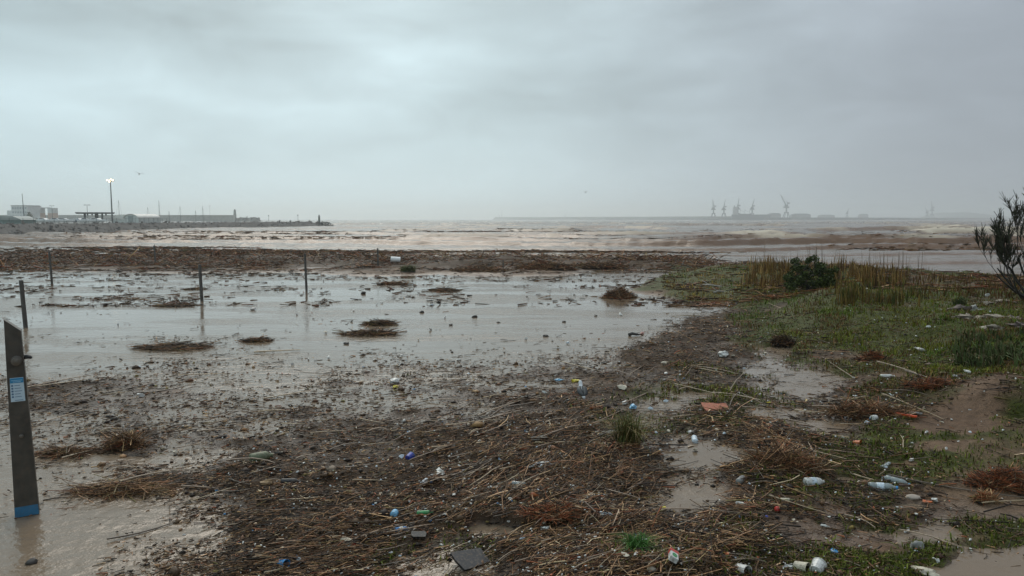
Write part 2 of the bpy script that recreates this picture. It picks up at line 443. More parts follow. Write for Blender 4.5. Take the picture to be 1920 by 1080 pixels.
class MB:
    """collects simple solids into one mesh"""
    def __init__(s): s.bm = bmesh.new()

    def box(s, x0, x1, y0, y1, z0, z1, M=None):
        v = [s.bm.verts.new((M @ Vector(p)) if M else p) for p in
             [(x0, y0, z0), (x1, y0, z0), (x1, y1, z0), (x0, y1, z0), (x0, y0, z1), (x1, y0, z1), (x1, y1, z1), (x0, y1, z1)]]
        for f in [(3, 2, 1, 0), (4, 5, 6, 7), (0, 1, 5, 4), (1, 2, 6, 5), (2, 3, 7, 6), (3, 0, 4, 7)]:
            s.bm.faces.new([v[i] for i in f])
        return s

    def bar(s, a, b, r0, r1=None, n=6):
        a, b = Vector(a), Vector(b); r1 = r0 if r1 is None else r1
        q = (b - a).normalized().to_track_quat('Z', 'Y').to_matrix()
        A, B = [], []
        for i in range(n):
            t = 2 * math.pi * i / n
            e = q @ Vector((math.cos(t), math.sin(t), 0))
            A.append(s.bm.verts.new(a + e * r0)); B.append(s.bm.verts.new(b + e * r1))
        for i in range(n):
            j = (i + 1) % n
            s.bm.faces.new((A[i], A[j], B[j], B[i]))
        s.bm.faces.new(A[::-1]); s.bm.faces.new(B)
        return s

    def tube(s, pts, rad, n=5):
        rings = []
        for k, p in enumerate(pts):
            p = Vector(p)
            d = (Vector(pts[min(k + 1, len(pts) - 1)]) - Vector(pts[max(k - 1, 0)])).normalized()
            q = d.to_track_quat('Z', 'Y').to_matrix()
            rr = rad[k] if isinstance(rad, (list, tuple)) else rad
            rings.append([s.bm.verts.new(p + q @ Vector((math.cos(2 * math.pi * i / n), math.sin(2 * math.pi * i / n), 0)) * rr) for i in range(n)])
        for A, B in zip(rings, rings[1:]):
            for i in range(n):
                j = (i + 1) % n
                s.bm.faces.new((A[i], A[j], B[j], B[i]))
        s.bm.faces.new(rings[0][::-1]); s.bm.faces.new(rings[-1])
        return s

    def lathe(s, prof, n=14, axis='Z', M=None, cap=True):
        rings = []
        for h, r in prof:
            ring = []
            for i in range(n):
                t = 2 * math.pi * i / n
                p = Vector((math.cos(t) * r, math.sin(t) * r, h)) if axis == 'Z' else Vector((h, math.cos(t) * r, math.sin(t) * r))
                ring.append(s.bm.verts.new(M @ p if M else p))
            rings.append(ring)
        for A, B in zip(rings, rings[1:]):
            for i in range(n):
                j = (i + 1) % n
                s.bm.faces.new((A[i], A[j], B[j], B[i]))
        if cap:
            s.bm.faces.new(rings[0][::-1]); s.bm.faces.new(rings[-1])
        return s

    def poly(s, pts, thick, M=None):
        """prism: outline in x,z extruded along y"""
        a = [s.bm.verts.new((M @ Vector((p[0], 0, p[1]))) if M else (p[0], 0, p[1])) for p in pts]
        b = [s.bm.verts.new((M @ Vector((p[0], thick, p[1]))) if M else (p[0], thick, p[1])) for p in pts]
        n = len(pts)
        s.bm.faces.new(a[::-1]) if n else None
        s.bm.faces.new(b)
        for i in range(n):
            j = (i + 1) % n
            s.bm.faces.new((a[i], a[j], b[j], b[i]))
        return s

    def blob(s, c, r, sub=2, amp=.3, seed=0, freq=1.5):
        res = bmesh.ops.create_icosphere(s.bm, subdivisions=sub, radius=1.0)
        rnd = random.Random(seed)
        ph = [Vector((rnd.uniform(-1, 1), rnd.uniform(-1, 1), rnd.uniform(-1, 1))).normalized() for _ in range(9)]
        off = [rnd.uniform(0, 6) for _ in ph]
        for v in res['verts']:
            p = v.co.copy()
            k = 1 + amp * sum(math.sin(p.dot(d) * freq * (1.4 + i * .45) + o) for i, (d, o) in enumerate(zip(ph, off))) / 4.5
            v.co = Vector((c[0] + p.x * r[0] * k, c[1] + p.y * r[1] * k, c[2] + p.z * r[2] * k))
        return s

    def build(s, name, m, parent=None, smooth=False, bevel=0.0, loc=None, rot=None):
        bmesh.ops.recalc_face_normals(s.bm, faces=s.bm.faces)
        if bevel:
            bmesh.ops.bevel(s.bm, geom=list(s.bm.edges), offset=bevel, segments=2, affect='EDGES', profile=.6)
        me = bpy.data.meshes.new(name); s.bm.to_mesh(me); s.bm.free()
        if smooth: me.polygons.foreach_set('use_smooth', np.ones(len(me.polygons), bool))
        return obj(name, me, m, parent, loc, rot)


def copy_tree(o, parent=None):
    c = o.copy(); COL.objects.link(c); c.parent = parent
    for ch in list(o.children): copy_tree(ch, c)
    return c


# ------------------------------------------------------------------ ground
def grid_faces(nr, nc):
    i = np.arange(nr - 1)[:, None] * nc + np.arange(nc - 1)[None, :]
    return np.stack([i, i + 1, i + nc + 1, i + nc], -1).reshape(-1, 4)


def param_grid(pxs, qys):
    """world x, y of level-ground photo grid"""
    PX, QY = np.meshgrid(pxs, qys)
    u, v = (PX - 960) / F, (540 - QY) / F
    dz = -SP + v * CP
    t = -H / dz
    return u * t, (CP + v * SP) * t, PX, QY


def mud_material():
    m, N, L, b = nmat('wet_mud')
    a = N.new('ShaderNodeAttribute'); a.attribute_name = 'Col'
    tc = N.new('ShaderNodeTexCoord')
    n = N.new('ShaderNodeTexNoise'); n.inputs['Scale'].default_value = 9; n.inputs['Detail'].default_value = 8; n.inputs['Roughness'].default_value = .65
    L.new(tc.outputs['Object'], n.inputs['Vector'])
    n2 = N.new('ShaderNodeTexNoise'); n2.inputs['Scale'].default_value = 55; n2.inputs['Detail'].default_value = 4
    L.new(tc.outputs['Object'], n2.inputs['Vector'])
    ad = N.new('ShaderNodeMath'); ad.operation = 'ADD'; L.new(n.outputs[0], ad.inputs[0]); L.new(n2.outputs[0], ad.inputs[1])
    mr = N.new('ShaderNodeMapRange'); mr.inputs[1].default_value = .7; mr.inputs[2].default_value = 1.3
    mr.inputs[3].default_value = .5; mr.inputs[4].default_value = 1.5
    L.new(ad.outputs[0], mr.inputs[0])
    vm = N.new('ShaderNodeVectorMath'); vm.operation = 'SCALE'
    L.new(a.outputs['Color'], vm.inputs[0]); L.new(mr.outputs[0], vm.inputs['Scale'])
    L.new(vm.outputs[0], b.inputs['Base Color'])
    for sock, v0, v1 in (('Roughness', .65, .36), ('Specular IOR Level', .12, .5)):
        q = N.new('ShaderNodeMapRange'); q.inputs[3].default_value = v0; q.inputs[4].default_value = v1
        L.new(a.outputs['Alpha'], q.inputs[0]); L.new(q.outputs[0], b.inputs[sock])
    bp = N.new('ShaderNodeBump'); bp.inputs['Strength'].default_value = .7; bp.inputs['Distance'].default_value = .03
    L.new(ad.outputs[0], bp.inputs['Height']); L.new(bp.outputs[0], b.inputs['Normal'])
    return m


def build_ground():
    pxs = np.concatenate([np.linspace(-5000, -500, 24)[:-1], np.linspace(-500, -40, 40)[:-1], np.linspace(-40, 1960, 500), np.linspace(1960, 2500, 40)[1:], np.linspace(2500, 7000, 24)[1:]])
    qys = np.concatenate([np.linspace(3600, 1400, 24)[:-1], np.linspace(1400, 1090, 40)[:-1], np.linspace(1090, 540, 300)[:-1], np.linspace(540, 466, 90)[:-1], np.geomspace(55, .62, 26) + 411])
    X, Y, PX, QY = param_grid(pxs, qys)
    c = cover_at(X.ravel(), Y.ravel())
    Z = ground_z(X.ravel(), Y.ravel(), c)
    g = green_at(X.ravel(), Y.ravel())
    x, y = X.ravel(), Y.ravel()
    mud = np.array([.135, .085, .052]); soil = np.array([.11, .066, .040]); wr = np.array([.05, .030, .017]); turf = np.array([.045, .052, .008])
    k = sstep(.35, .65, fbm(x * .35, y * .35, 71, 3))[:, None]
    col = mud * (1 - k) + soil * k
    k = sstep(.25, .7, c)[:, None]; col = col * (1 - k) + wr * k  # under dense wrack: dark humus, with shade between the reeds put into its colour
    k = (sstep(.15, .55, g) * .95)[:, None]; col = col * (1 - k) + turf * k
    col = col * (.75 + .5 * fbm(x * 3, y * 3, 77, 3))[:, None]
    wet = sstep(.07, -.01, Z) * (1 - .8 * sstep(.15, .5, g))
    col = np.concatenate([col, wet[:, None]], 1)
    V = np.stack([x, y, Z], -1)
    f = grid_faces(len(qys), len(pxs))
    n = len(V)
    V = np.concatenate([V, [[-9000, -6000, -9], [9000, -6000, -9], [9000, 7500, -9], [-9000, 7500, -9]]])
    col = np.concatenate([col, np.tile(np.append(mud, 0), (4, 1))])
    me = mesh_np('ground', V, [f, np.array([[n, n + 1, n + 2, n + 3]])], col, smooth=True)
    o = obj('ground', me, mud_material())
    tag(o, 'wet brown mud flat and low green bank under the debris', None, kind='structure')


build_ground()


# ------------------------------------------------------------------ water
def q_start(px):
    """photo line where the flood behind the debris bank ends and the sea begins"""
    return 484 + 40 * sstep(1260, 1420, px)


def flood_material():
    m, N, L, b = nmat('muddy_flood')
    tc = N.new('ShaderNodeTexCoord')
    big = N.new('ShaderNodeTexNoise'); big.inputs['Scale'].default_value = .28; big.inputs['Detail'].default_value = 3
    mp = N.new('ShaderNodeMapping'); mp.inputs['Scale'].default_value = (.45, 1.6, 1); mp.inputs['Rotation'].default_value = (0, 0, .25)
    L.new(tc.outputs['Object'], mp.inputs[0]); L.new(mp.outputs[0], big.inputs['Vector'])
    wind = N.new('ShaderNodeMapRange'); wind.interpolation_type = 'SMOOTHSTEP'
    wind.inputs[1].default_value = .42; wind.inputs[2].default_value = .60
    L.new(big.outputs[0], wind.inputs[0])
    r = N.new('ShaderNodeMix'); r.data_type = 'RGBA'
    r.inputs[6].default_value = (.15, .107, .072, 1); r.inputs[7].default_value = (.205, .148, .101, 1)
    L.new(big.outputs[0], r.inputs[0]); L.new(r.outputs[2], b.inputs['Base Color'])
    rp = N.new('ShaderNodeTexNoise'); rp.inputs['Scale'].default_value = 6; rp.inputs['Detail'].default_value = 4; rp.inputs['Roughness'].default_value = .6
    L.new(tc.outputs['Object'], rp.inputs['Vector'])
    st = N.new('ShaderNodeMapRange'); st.inputs[3].default_value = .14; st.inputs[4].default_value = .62
    L.new(wind.outputs[0], st.inputs[0])
    rq = N.new('ShaderNodeTexNoise'); rq.inputs['Scale'].default_value = 1.6; rq.inputs['Detail'].default_value = 3
    mq = N.new('ShaderNodeMapping'); mq.inputs['Scale'].default_value = (.7, 1.5, 1); mq.inputs['Rotation'].default_value = (0, 0, .2)
    L.new(tc.outputs['Object'], mq.inputs[0]); L.new(mq.outputs[0], rq.inputs['Vector'])
    sm = N.new('ShaderNodeMath'); sm.operation = 'MULTIPLY_ADD'; sm.inputs[1].default_value = 1.6
    L.new(rq.outputs[0], sm.inputs[0]); L.new(rp.outputs[0], sm.inputs[2])
    bp = N.new('ShaderNodeBump'); bp.inputs['Distance'].default_value = .035
    L.new(st.outputs[0], bp.inputs['Strength']); L.new(sm.outputs[0], bp.inputs['Height'])
    L.new(bp.outputs[0], b.inputs['Normal'])
    ro = N.new('ShaderNodeMapRange'); ro.inputs[3].default_value = .04; ro.inputs[4].default_value = .15
    L.new(wind.outputs[0], ro.inputs[0]); L.new(ro.outputs[0], b.inputs['Roughness'])
    b.inputs['IOR'].default_value = 1.33
    return m


def build_flood():
    pxs = np.concatenate([np.linspace(-3000, 0, 20)[:-1], np.linspace(0, 1920, 60), np.linspace(1920, 4000, 20)[1:]])
    t = np.linspace(0, 1, 40) ** .6
    PX, T = np.meshgrid(pxs, t)
    QY = 1900 * (1 - T) + q_start(PX) * T
    u, v = (PX - 960) / F, (540 - QY) / F
    tt = -H / (-SP + v * CP)
    V = np.stack([u * tt, (CP + v * SP) * tt, np.zeros_like(tt)], -1).reshape(-1, 3)
    me = mesh_np('flood_water', V, grid_faces(len(t), len(pxs)), smooth=True)
    o = obj('flood_water', me, flood_material())
    tag(o, 'shallow muddy flood water pitted by rain behind the debris bank', None, kind='structure')


build_flood()


def sea_height(x, y):
    """swell rolling towards the beach: steep brown fronts, long backs"""
    wx = (fbm(x * .012, y * .006, 101, 3) - .5) * 46 + (fbm(x * .05, y * .02, 103, 2) - .5) * 9
    lam = 15 + 22 * sstep(90, 500, y)
    ph = (y + wx + x * .05) / lam
    fr = ph - np.floor(ph)
    crest = np.where(fr < .08, sstep(0, .08, fr), np.clip(1 - (fr - .08) / .92, 0, 1) ** 1.6)
    a = sstep(.34, .60, fbm(x * .016 + 3, y * .013, 107, 3))
    amp = .42 + .85 * a + .4 * (fbm(x * .12, y * .05, 109, 2) - .5)
    shelter = 1 - .55 * sstep(120, -60, x) * sstep(500, 200, y)
    amp = amp * shelter * (.12 + .88 * sstep(66, 105, y))
    h = amp * crest
    chop = (fbm(x * .35, y * .5, 111, 3) - .5) * .42 + (fbm(x * 1.3, y * 1.7, 117, 2) - .5) * .16 * sstep(200, 80, y)
    h = h + chop * (.5 + .5 * sstep(60, 110, y))
    return h - .08, crest, a, fr


def sea_material():
    m, N, L, b = nmat('brown_sea')
    a = N.new('ShaderNodeAttribute'); a.attribute_name = 'Col'
    tc = N.new('ShaderNodeTexCoord')
    n = N.new('ShaderNodeTexNoise'); n.inputs['Scale'].default_value = 1.1; n.inputs['Detail'].default_value = 6; n.inputs['Roughness'].default_value = .62
    mp = N.new('ShaderNodeMapping'); mp.inputs['Scale'].default_value = (.6, 1.2, 1)
    L.new(tc.outputs['Object'], mp.inputs[0]); L.new(mp.outputs[0], n.inputs['Vector'])
    bp = N.new('ShaderNodeBump'); bp.inputs['Strength'].default_value = .55; bp.inputs['Distance'].default_value = .3
    L.new(n.outputs[0], bp.inputs['Height']); L.new(bp.outputs[0], b.inputs['Normal'])
    L.new(a.outputs['Color'], b.inputs['Base Color'])
    rr = N.new('ShaderNodeMapRange'); rr.inputs[3].default_value = .24; rr.inputs[4].default_value = .8
    L.new(a.outputs['Alpha'], rr.inputs[0]); L.new(rr.outputs[0], b.inputs['Roughness'])
    b.inputs['IOR'].default_value = 1.33
    return m


def build_sea():
    pxs = np.concatenate([np.linspace(-5000, -200, 40)[:-1], np.linspace(-200, 2120, 460), np.linspace(2120, 7000, 40)[1:]])
    t = np.linspace(0, 1, 470)
    PX, T = np.meshgrid(pxs, t)
    q0 = q_start(PX)
    QY = 411 + (526 - 411) * (1 - T) ** 1.55 + .62
    u, v = (PX - 960) / F, (540 - QY) / F
    tt = -H / (-SP + v * CP)
    x, y = (u * tt).ravel(), ((CP + v * SP) * tt).ravel()
    h, crest, a, fr = sea_height(x, y)
    damp = sstep(2600, 900, y)
    z = h * (.15 + .85 * damp)
    qx = PX.ravel()
    base = np.array([.150, .114, .085]); brown = np.array([.13, .066, .03]); foam = np.array([.50, .43, .34])
    k = (np.maximum(sstep(.45, .9, crest) * .6, sstep(.12, .08, fr)) * sstep(.05, .5, a) * sstep(700, 200, y))[:, None]
    k = np.clip(k + .6 * sstep(.5, .7, fbm(x * .03, y * .05, 131, 3))[:, None] * sstep(60, 80, y)[:, None] * sstep(260, 140, y)[:, None], 0, 1)
    col = base * (1 - k) + brown * k
    zone = np.maximum.reduce([.55 * sstep(1080, 1180, qx) * sstep(1330, 1240, qx), sstep(1340, 1400, qx) * sstep(1570, 1500, qx), 1.0 * sstep(1640, 1720, qx)])
    fn = fbm(x * .11, y * .16, 141, 4) * .75 + fbm(x * .55, y * .5, 143, 3) * .25
    front = sstep(.0, .04, fr) * sstep(.34, .10, fr)
    fm = zone * sstep(105, 125, y) * sstep(420, 250, y) * front * sstep(.35, .6, a) * sstep(.36, .56, fn)
    fm = np.maximum(fm, .5 * front * sstep(.4, .75, a) * sstep(.5, .64, fn) * sstep(110, 140, y) * sstep(1100, 400, y) * (.35 + .65 * sstep(500, 1000, qx)))
    edge = sstep(8, 1, QY.ravel() * 0 + (q0 - QY).ravel()) * .5 * sstep(.45, .6, fn)
    fm = np.clip(np.maximum(fm, edge), 0, 1)
    z = z + fm * .30 * (fbm(x * 1.1, y * 1.1, 151, 3)) * sstep(100, 120, y)
    col = col * (1 - fm[:, None]) + foam * fm[:, None]
    cols = np.concatenate([col, fm[:, None]], 1)
    V = np.stack([x, y, z], -1)
    fc = grid_faces(len(t), len(pxs))
    fc = fc[(QY.ravel()[fc] <= q0.ravel()[fc] + 1.5).any(1)]
    me = mesh_np('sea', V, fc, cols, smooth=True)
    o = obj('sea', me, sea_material())
    tag(o, 'brown storm sea with breaking swell rolling to the beach', None, kind='structure')


build_sea()

# ------------------------------------------------------------------ harbour on the left
CONC = mat('weathered_concrete', (.30, .30, .28), .85, .25, .35, .3)
ROCK = [mat('breakwater_stone_a', (.11, .098, .088), .9, .4, .6, .6), mat('breakwater_stone_b', (.15, .135, .118), .9, .35, .6, .6),
        mat('breakwater_stone_c', (.085, .077, .07), .9, .35, .6, .6)]
WHITE = mat('white_paint', (.74, .75, .74), .5, .08, 1.5, .05)
GREY = mat('grey_steel', (.12, .13, .13), .5, .2, 3, .05, metal=.3)
DARK = mat('dark_timber', (.05, .045, .04), .7, .3, 6, .2)
GREEN = mat('green_sheet_metal', (.16, .22, .20), .6, .2, .8, .1)
GLASSY = mat('dark_window', (.03, .035, .04), .15, .2, 1, 0)

rock_meshes = []
for k in range(8):
    b = MB(); b.blob((0, 0, 0), (1, random.uniform(.65, .95), random.uniform(.55, .8)), 1, .5, 40 + k, 1.6)
    bmesh.ops.recalc_face_normals(b.bm, faces=b.bm.faces)
    me = bpy.data.meshes.new('rock'); b.bm.to_mesh(me); b.bm.free()
    me.materials.append(ROCK[k % 3]); rock_meshes.append(me)


def path_pt(path, t):
    n = len(path) - 1
    i = min(int(t * n), n - 1); f = t * n - i
    return path[i].lerp(path[i + 1], f)


def rubble_mole(name, label, path, top, base, slope, nrock, size, cat='breakwater', nstuff=500, crest=3.0):
    """sloping core with loose boulders over it; path = waterline facing the camera"""
    root = thing(name, label, cat, path[0])
    inv = -Vector(path[0])
    bm = MB()
    P = []
    for k in range(41):
        p = path_pt(path, k / 40); q = path_pt(path, min(k / 40 + .02, 1)); r0 = path_pt(path, max(k / 40 - .02, 0))
        d = (q - r0); d.z = 0; d.normalize(); nrm = Vector((-d.y, d.x, 0))
        if nrm.dot(p) < 0: nrm = -nrm
        P.append((p, nrm, d))
    rows = []
    for k, (p, nrm, d) in enumerate(P):
        e = 1.0 - .55 * max(0, (k - 37) / 3)
        row = [p + nrm * o + Vector((0, 0, z * (e if z > 0 else 1))) for o, z in [(-2, base), (0, 0), (slope, top), (slope + crest, top), (slope * 2 + crest, 0), (slope * 2 + crest + 2, base)]]
        rows.append([bm.bm.verts.new(v + inv) for v in row])
    for A, B in zip(rows, rows[1:]):
        for i in range(5): bm.bm.faces.new((A[i], A[i + 1], B[i + 1], B[i]))
    bm.bm.faces.new(rows[-1]); bm.bm.faces.new(rows[0][::-1])
    bm.build('core', ROCK[2], root)
    rnd = random.Random(hash(name) % 1000 if False else len(name))

    def place(t):
        k = t * 40; p, nrm, d = P[min(int(round(k)), 40)]
        p = path_pt(path, t)
        s = rnd.random() ** .8
        o = s * slope * 1.08
        z = top * s
        if rnd.random() < .15: o = slope + rnd.random() * crest; z = top
        return p + nrm * o + Vector((0, 0, z + rnd.uniform(-.3, .05))), rnd.uniform(.6, 1.2) * size
    for k in range(nrock):
        c, s = place((k + rnd.random()) / nrock)
        o = obj('rock', rock_meshes[rnd.randrange(8)], None, root, c + inv, (rnd.uniform(0, 6), rnd.uniform(0, 6), rnd.uniform(0, 6)))
        o.scale = (s * rnd.uniform(.8, 1.3), s, s * rnd.uniform(.8, 1.1))
    if nstuff:
        b = MB()
        for k in range(nstuff):
            c, s = place(rnd.random())
            b.blob(c + inv, (s * .62, s * .55, s * .45), 1, .5, k, 1.6)
        o = b.build('small_rocks', ROCK[0], root); o['kind'] = 'stuff'
    return root


def wl(px, py): return Vector((*gp(px, py, 0), 0))


mole_path = [wl(-160, 447), wl(-70, 443.5), wl(0, 441), wl(150, 436.5), wl(300, 432.5), wl(425, 429.5), wl(550, 427), wl(632, 425)]
rubble_mole('rock_breakwater', 'low grey boulder breakwater running out from the marina yard', mole_path, 2.25, -2.5, 4.0, 300, .58, nstuff=1100)

# the yard behind the boulders
b = MB()
pts = [at(-560, 411, 172), at(-100, 411, 172), at(120, 411, 190), at(300, 411, 222), at(345, 411, 250), at(300, 411, 330), at(-560, 411, 330)]
lo = [b.bm.verts.new((p.x, p.y, -2.5)) for p in pts]; hi = [b.bm.verts.new((p.x, p.y, 1.9)) for p in pts]
b.bm.faces.new(hi)
for i in range(len(pts)): b.bm.faces.new((lo[i], lo[(i + 1) % len(pts)], hi[(i + 1) % len(pts)], hi[i]))
tag(b.build('quay', CONC), 'concrete boatyard quay behind the boulder breakwater', None, kind='structure')
QZ = 1.9


def yard(px, d): p = at(px, 411, d); return Vector((p.x, d, QZ))


def zy(py, d): return at(960, py, d).z


# floodlight mast
p = yard(210.5, 226)
mast = thing('floodlight_mast', 'tall slim lighting mast with lit floodlights above the boatyard', 'light mast', p)
top = zy(340, 226) - QZ
MB().bar((0, 0, 0), (0, 0, top), .24, .13, 8).build('pole', GREY, mast)
MB().bar((0, 0, 0), (0, 0, .3), .5, .5, 8).build('base', CONC, mast)
c = MB(); c.box(-.9, .9, -.08, .08, top - .05, top + .1); c.box(-.08, .08, -.7, .7, top + .1, top + .22); c.build('crossarm', GREY, mast)
LAMP = mat('lit_lamp', (1, .9, .7), .4, 0, 1, 0, emit=((1.0, .80, .5), 5))
for i, (lx, ly, lz) in enumerate([(-.85, -.1, .3), (-.28, -.15, .15), (.28, -.1, .5), (.85, -.1, .25), (-.1, -.3, -.15)]):
    h = MB(); h.box(lx - .27, lx + .27, ly - .05, ly + .25, top + lz - .17, top + lz + .25); ho = h.build('lamp_housing', GREY, mast, bevel=.03)
    MB().box(lx - .22, lx + .22, ly - .09, ly - .053, top + lz - .13, top + lz + .2).build('lamp', LAMP, ho)

# filling-station style canopy
d = 236
p = yard(179, d)
can = thing('canopy_shelter', 'dark flat-roofed canopy on pillars beside the lighting mast', 'canopy', p)
w = 29 / F * d
zt = zy(398, d) - QZ
b = MB(); b.box(-w, w, -2.5, 2.5, zt - .32, zt); b.build('roof', GREY, can, bevel=.04)
MB().box(-w + .2, w - .2, -2.3, 2.3, zt - .5, zt - .323).build('roof_edge', DARK, can)
for lx, hw in [(-3.3, .22), (.4, .42), (2.2, .12)]:
    MB().box(lx - hw, lx + hw, -.3, .3, 0, zt - .503).build('pillar', GREY, can)
for lx in (-2.4, -1.0, 3.4): MB().box(lx - .15, lx + .15, -.15, .15, zt - 1.0, zt - .503).build('hanging_lamp', DARK, can)


def street_lamp(px, ytop, d, label, base=QZ, two=True):
    q = at(px, 411, d); q.z = base
    t = thing('street_lamp', label, 'street lamp', q, group='lamp posts of the harbour')
    z = zy(ytop, d) - base
    MB().bar((0, 0, 0), (0, 0, z), .10, .06, 6).build('pole', GREY, t)
    MB().bar((-.7, 0, z), (.7, 0, z + .05), .05, .05, 5).build('arm', GREY, t)
    for s in (-1, 1): MB().box(s * .75 - .35, s * .75 + .35, -.15, .15, z - .06, z + .12).build('lamp_head', GREY, t, bevel=.03)


street_lamp(164.5, 384.5, 262, 'twin-headed lamp post rising over the dark canopy')
street_lamp(98.5, 386, 330, 'thin lamp post beside the right tower of the twin silos')
street_lamp(394, 386, 640, 'lamp post with twin heads standing on the far harbour wall', 2.0)

# barrel-roofed hangar
d = 232
p = yard(236, d)
hg = thing('boat_hangar', 'pale barrel-roofed boat hangar behind the breakwater', 'hangar', p, (0, 0, R(-24)))
W, Lh, ev = 3.2, 8.0, zy(411, d) - QZ + .35
ap = zy(401.5, d) - QZ
arc = [(math.cos(t) * W, ev + math.sin(t) * (ap - ev)) for t in np.linspace(0, math.pi, 13)]
hall = mat('hangar_sheet', (.55, .57, .54), .6, .12, .8, .1)
roofm = mat('hangar_roof', (.66, .63, .58), .6, .1, .8, .1)
M = Matrix.Translation((2.8, -.3, 0))
MB().poly([(W, 0)] + arc + [(-W, 0)], .3, M).build('front_wall', hall, hg)
b = MB()
o1 = [b.bm.verts.new(M @ Vector((x * 1.03, -.35, z + .06))) for x, z in arc]
o2 = [b.bm.verts.new(M @ Vector((x * 1.03, Lh, z + .06))) for x, z in arc]
i1 = [b.bm.verts.new(M @ Vector((x, -.35, z - .06))) for x, z in arc]
i2 = [b.bm.verts.new(M @ Vector((x, Lh, z - .06))) for x, z in arc]
for k in range(12):
    b.bm.faces.new((o1[k], o1[k + 1], o2[k + 1], o2[k])); b.bm.faces.new((i1[k], i2[k], i2[k + 1], i1[k + 1])); b.bm.faces.new((o1[k], i1[k], i1[k + 1], o1[k + 1]))
b.build('roof', roofm, hg)
MB().box(2.8 - W, 2.8 - W + .15, .2, Lh - .2, 0, ev - .05).build('side_wall', hall, hg)
MB().box(2.8 + W - .15, 2.8 + W, .2, Lh - .2, 0, ev - .05).build('side_wall', hall, hg)
MB().box(1.5, 3.6, -.4, -.305, 0, 2.4).build('door', mat('hangar_door', (.3, .33, .32), .6), hg)
lb = MB(); lb.box(-7.4, -.7, 1.0, 7.0, 0, ev - .4); lo_ = lb.build('side_hall', hall, hg)
# lean-to roof slope running left
b = MB()
b.poly([(-7.6, ev - .38), (-.42, ev - .38), (-.42, ap - .1), (-4.6, ap - .15)], 6.4, Matrix.Translation((0, .8, 0)))
b.build('side_roof', roofm, hg)

# sheds at the far left
d = 186
p = yard(-30, d)
sh = thing('green_shed', 'long grey-green shed with low pitched roof at the left edge', 'shed', p)
x1 = (41 + 30) / F * d; zt = zy(405, d) - QZ; ze = zy(412, d) - QZ
MB().box(-12, x1 - .3, 0, 6, 0, ze).build('wall', GREEN, sh)
MB().poly([(-12.3, ze + .003), (x1, ze + .003), (x1 - 2.2, zt), (-12.3, zt)], 6.4, Matrix.Translation((0, -.3, 0))).build('roof', mat('grey_roof', (.34, .36, .34), .7, .15, .6), sh)
for k in range(4): MB().box(-10 + k * 4.2, -8 + k * 4.2, -.05, -.003, .1, ze - .5).build('door', mat('shed_door', (.22, .28, .26), .6), sh)

# fence on the quay edge
fp = [at(-60, 411, 178), at(43, 411, 181), at(120, 411, 192), at(200, 411, 204), at(270, 411, 217), at(320, 411, 236)]
fence = thing('wire_fence', 'low grey wire fence along the edge of the boatyard', 'fence', (fp[0].x, fp[0].y, QZ))
for k in range(len(fp) - 1):
    n = max(2, int((fp[k + 1] - fp[k]).length / 2.8))
    for j in range(n):
        q = fp[k].lerp(fp[k + 1], j / n) - fp[0]
        MB().bar((q.x, q.y, 0), (q.x, q.y, 1.7), .05, .05, 5).build('post', GREY, fence)
    a0, a1 = fp[k] - fp[0], fp[k + 1] - fp[0]
    w = MB()
    for z in (.1, .45, .8, 1.15, 1.5, 1.65): w.bar((a0.x, a0.y, z), (a1.x, a1.y, z), .018, .018, 3)
    w.build('wire', GREY, fence)

# boats laid up in the yard
HULL = mat('white_gelcoat', (.72, .73, .72), .3, .06, 2, 0)
HULLB = mat('navy_gelcoat', (.10, .13, .19), .3, .1, 2, 0)
TARP = mat('boat_cover', (.42, .40, .36), .8, .2, 1.5, .2)


